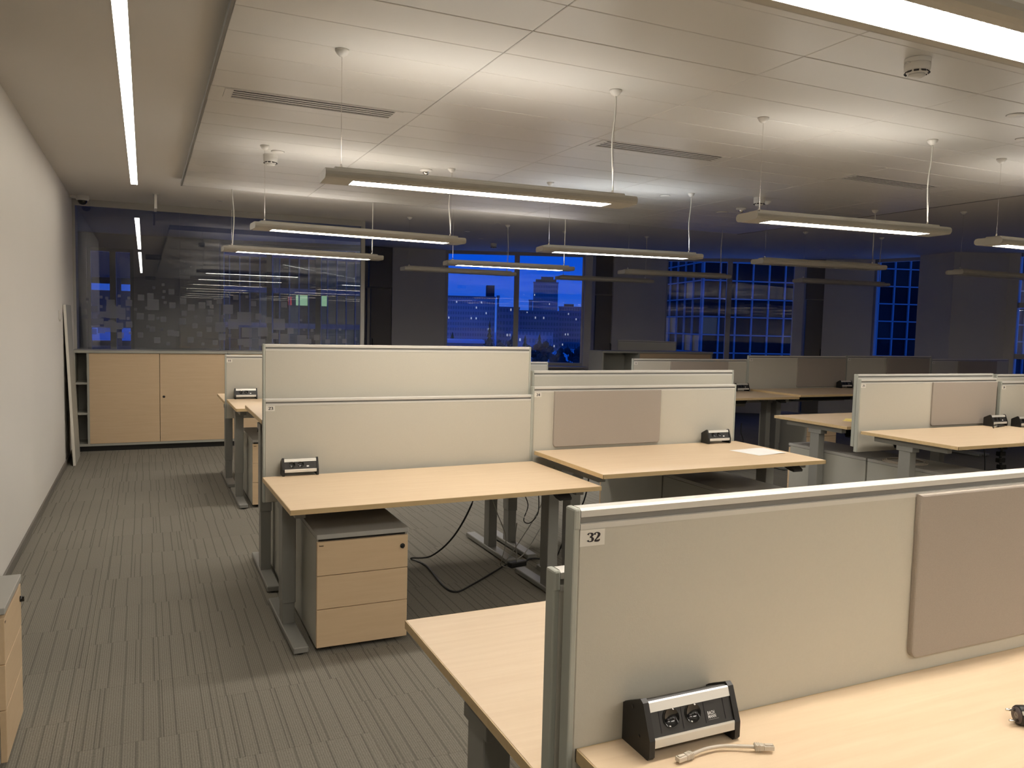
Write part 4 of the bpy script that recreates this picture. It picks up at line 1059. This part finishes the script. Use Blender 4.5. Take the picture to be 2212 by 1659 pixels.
for k in range(2, 15):
    for i in range(14):
        c_ = rr.random()
        key = 'd' if c_ < 0.5 else ('c' if c_ < 0.93 else 'g')
        if i in (5, 6) and k in (4, 5, 6, 7) and rr.random() < 0.6: key = 'g'
        link_mesh('facade_pane', pm[key+'x'], r_, (i*MOD, 0, Z0+k*ROW))
    for i in range(NCY):
        key = 'w' if (4 <= k <= 8 and rr.random() < 0.55 and k != 7) else ('c' if rr.random() < 0.4 else 'd')
        link_mesh('facade_pane', pm[key+'y'], r_, (0, 0.5+i*MOD*1.25, Z0+k*ROW))
bx(7.0, -0.02, Z0+ROW*11-0.75, 8.6, 0.0, Z0+ROW*11-0.6).build('lit_lamp', 'lit_bulb', r_)

# finned office building beyond the glass partition
r_ = rot_building('finned glass office building seen beyond the glass partition', Vector((2, 88, 0)), math.radians(-3))
NC, FH = 24, 3.7
FZ = 1.53-FH*3.15
FN = 12
bx(0, 0.4, GZ, NC*1.0, 16, FZ+FH*FN).build('building_core', 'concrete_dark', r_)
fr = MB()
for i in range(NC+1): fr.box(i-0.05, -0.25, FZ, i+0.05, 0.3, FZ+FH*FN)
fr.build('facade_fins', 'concrete_mid', r_)
fr = MB()
for k in range(FN+1): fr.box(0, 0.02, FZ+k*FH-0.45, NC, 0.35, FZ+k*FH+0.1)
fr.build('floor_band', 'concrete_mid', r_)
pm2 = {}
for key, m_ in (('d', 'glass_dark'), ('c', 'glass_curtain'), ('g', 'glass_dim_green'), ('w', 'glass_dim_lit'), ('l', 'glow_lime'), ('r', 'glow_red')):
    me = MB().box(0.06, 0.2, 0.12, 0.94, 0.26, FH-0.48).mesh('facade_pane'); me.materials.append(MATS[m_]); pm2[key] = me
for k in range(1, 9):
    for i in range(NC):
        c_ = rr.random()
        key = 'd' if c_ < 0.45 else ('c' if c_ < 0.8 else 'g')
        if i >= 15 and k in (2, 3, 4): key = 'g' if c_ < 0.6 else 'w'
        link_mesh('facade_pane', pm2[key], r_, (i, 0, FZ+k*FH))
for a, w_, m_ in ((12.7, 1.2, 'glow_lime'), (14.8, 1.3, 'glow_lime'), (11.9, 0.35, 'glow_red')):  # reflections on the blinds, put in as glowing panels
    bx(a, 0.1, 3.0, a+w_, 0.16, 4.1 if m_ == 'glow_lime' else 3.9).build('reflection_panel', m_, r_)

# open deck building outside the narrow window of the glass room
r_ = rot_building('dark open deck structure behind the left end of the glass partition', Vector((-14, 60, 0)), 0)
for z0_, z1_ in ((4.0, 6.75), (0.65, 3.15), (-4.0, -0.55)):
    bx(0, 0, z0_, 13.4, 12, z1_).build('deck', 'concrete_dark', r_)
for xx in (10.0, 12.2): bx(xx, 0.5, GZ, xx+0.35, 1.0, 6.75).build('column', 'concrete_dark', r_)

# distant city
def at(px_az, dist): return Vector((dist*math.sin(math.radians(px_az)), dist*math.cos(math.radians(px_az)), 0))
def az(px): return 24.78+math.degrees(math.atan((px-1106)/1720.0))
def block(label, px0, px1, dist, ztop, mat, depth=18, roof=None):
    a, b_ = at(az(px0), dist), at(az(px1), dist)
    w_ = (b_-a).length; ang = math.atan2(b_.y-a.y, b_.x-a.x)
    r = rot_building(label, Vector((a.x, a.y, GZ)), ang)
    r['group'] = 'distant city blocks'
    bx(0, 0, 0, w_, depth, ztop-GZ).build('building_wall', mat, r)
    bx(-0.3, -0.3, ztop-GZ, w_+0.3, depth, ztop-GZ+0.8).build('roof_edge', 'concrete_mid', r)
    if roof:
        for (u0, u1, h_) in roof: bx(w_*u0, 3, ztop-GZ+0.8, w_*u1, depth-3, ztop-GZ+0.8+h_).build('roof_house', 'concrete_dark', r)
    return r
block('wide pale apartment block with lit windows at the left of the city window', 930, 1065.5, 420, 15.0, 'apartment_facade', roof=[(0.86, 0.99, 6.0)])
block('narrow dark block beside the pale apartment block', 1069.5, 1074, 415, 15.5, 'block_facade')
block('low dark block with lit windows left of the window mullion', 1074, 1118, 380, 9.0, 'block_facade')
t_ = block('tall tower with rounded top right of the window mullion', 1147, 1200, 620, 34.0, 'tower_facade', 19, roof=[(0.08, 0.92, 2.2), (0.3, 0.8, 4.2)])
block('lower wing at the foot of the tall tower', 1138, 1146, 615, 20.0, 'tower_facade')
block('long dark block in front of the tall tower', 1112, 1203, 430, 8.5, 'block_facade')
block('dark block with uneven roofline right of the tower', 1203, 1256, 470, 12.0, 'block_facade', roof=[(0.2, 0.6, 1.5)])
block('low pale hall with flat roof beyond the trees', 1100, 1192, 300, -1.0, 'apartment_facade')
block('low row of pale buildings at the right of the city window', 1185, 1262, 520, 0.5, 'apartment_facade')
a = at(az(930), 215); b_ = at(az(1042), 215)
r_ = rot_building('low building with broad snowy roof at the foot of the city window', Vector((a.x, a.y, GZ)), math.atan2(b_.y-a.y, b_.x-a.x))
w_ = (b_-a).length
bx(0, 0, 0, w_, 22, 8.2).build('building_wall', 'concrete_mid', r_)
bx(-0.4, -0.4, 8.2, w_+0.4, 22.4, 8.9).build('snow_roof', 'snow', r_)
# trees
def leafy(label, px, dist, h, spread, conif=False, seed=1):
    p = at(az(px), dist); rd = random.Random(seed)
    root = thing('bare_tree' if not conif else 'conifer_tree', label, 'tree', (p.x, p.y, GZ), 0, 'trees outside')
    MB().lathe([(0.25, 0), (0.12, h*0.6), (0.0, h*0.7)], 8).build('trunk', 'tree_dark', root)
    m = MB()
    if conif:
        for k in range(6):
            z = h*(0.12+0.14*k); r = spread*(1-k/6.4)
            m.lathe([(r, z), (r*0.35, z+h*0.13), (0, z+h*0.2)], 9)
        m.build('foliage', 'conifer', root)
    else:
        for k in range(26):
            a_ = rd.uniform(0, 2*PI); q = rd.random()**0.5*spread; zz = h*(0.35+0.6*rd.random())
            bmesh.ops.create_icosphere(m.bm, subdivisions=1, radius=rd.uniform(0.16, 0.30)*spread, matrix=Matrix.Translation((q*math.cos(a_), q*math.sin(a_), zz)))
        for k in range(30):
            a_ = rd.uniform(0, 2*PI); q = rd.uniform(0.5, 1.1)*spread; zz = h*(0.5+0.55*rd.random())
            m.tube([(0, 0, h*0.35), (q*math.cos(a_), q*math.sin(a_), zz)], 0.06, 4, sub=1)
        m.build('crown', 'tree_dark', root)
    return root
leafy('dark bare tree crown at the left of the snowy ground', 1160, 200, 9.5, 3.6, seed=2)
leafy('dark bare tree crown behind the pale divider end', 1180, 190, 8.0, 3.2, seed=3)
leafy('broad dark tree crown at the right of the city window', 1232, 175, 8.5, 4.0, seed=4)
leafy('dark tree crown touching the right window reveal', 1256, 190, 8.5, 3.4, seed=5)
leafy('dark bare tree crown left of the window mullion', 1085, 210, 9.0, 4.2, seed=6)
leafy('dark bare tree crown over the snowy roof end', 1068, 245, 8.5, 4.0, seed=8)
leafy('yellowish conifer just right of the window mullion', 1132, 240, 10.5, 2.2, True)
leafy('yellowish conifer in front of the low pale hall', 1163, 245, 11.0, 2.4, True)
leafy('yellowish conifer left of the window mullion', 1104, 250, 10.5, 2.2, True)
leafy('pointed conifer before the pale apartment block', 1055, 330, 15.0, 2.2, True)
leafy('small conifer by the left window reveal', 975, 260, 10.5, 3.0, True)
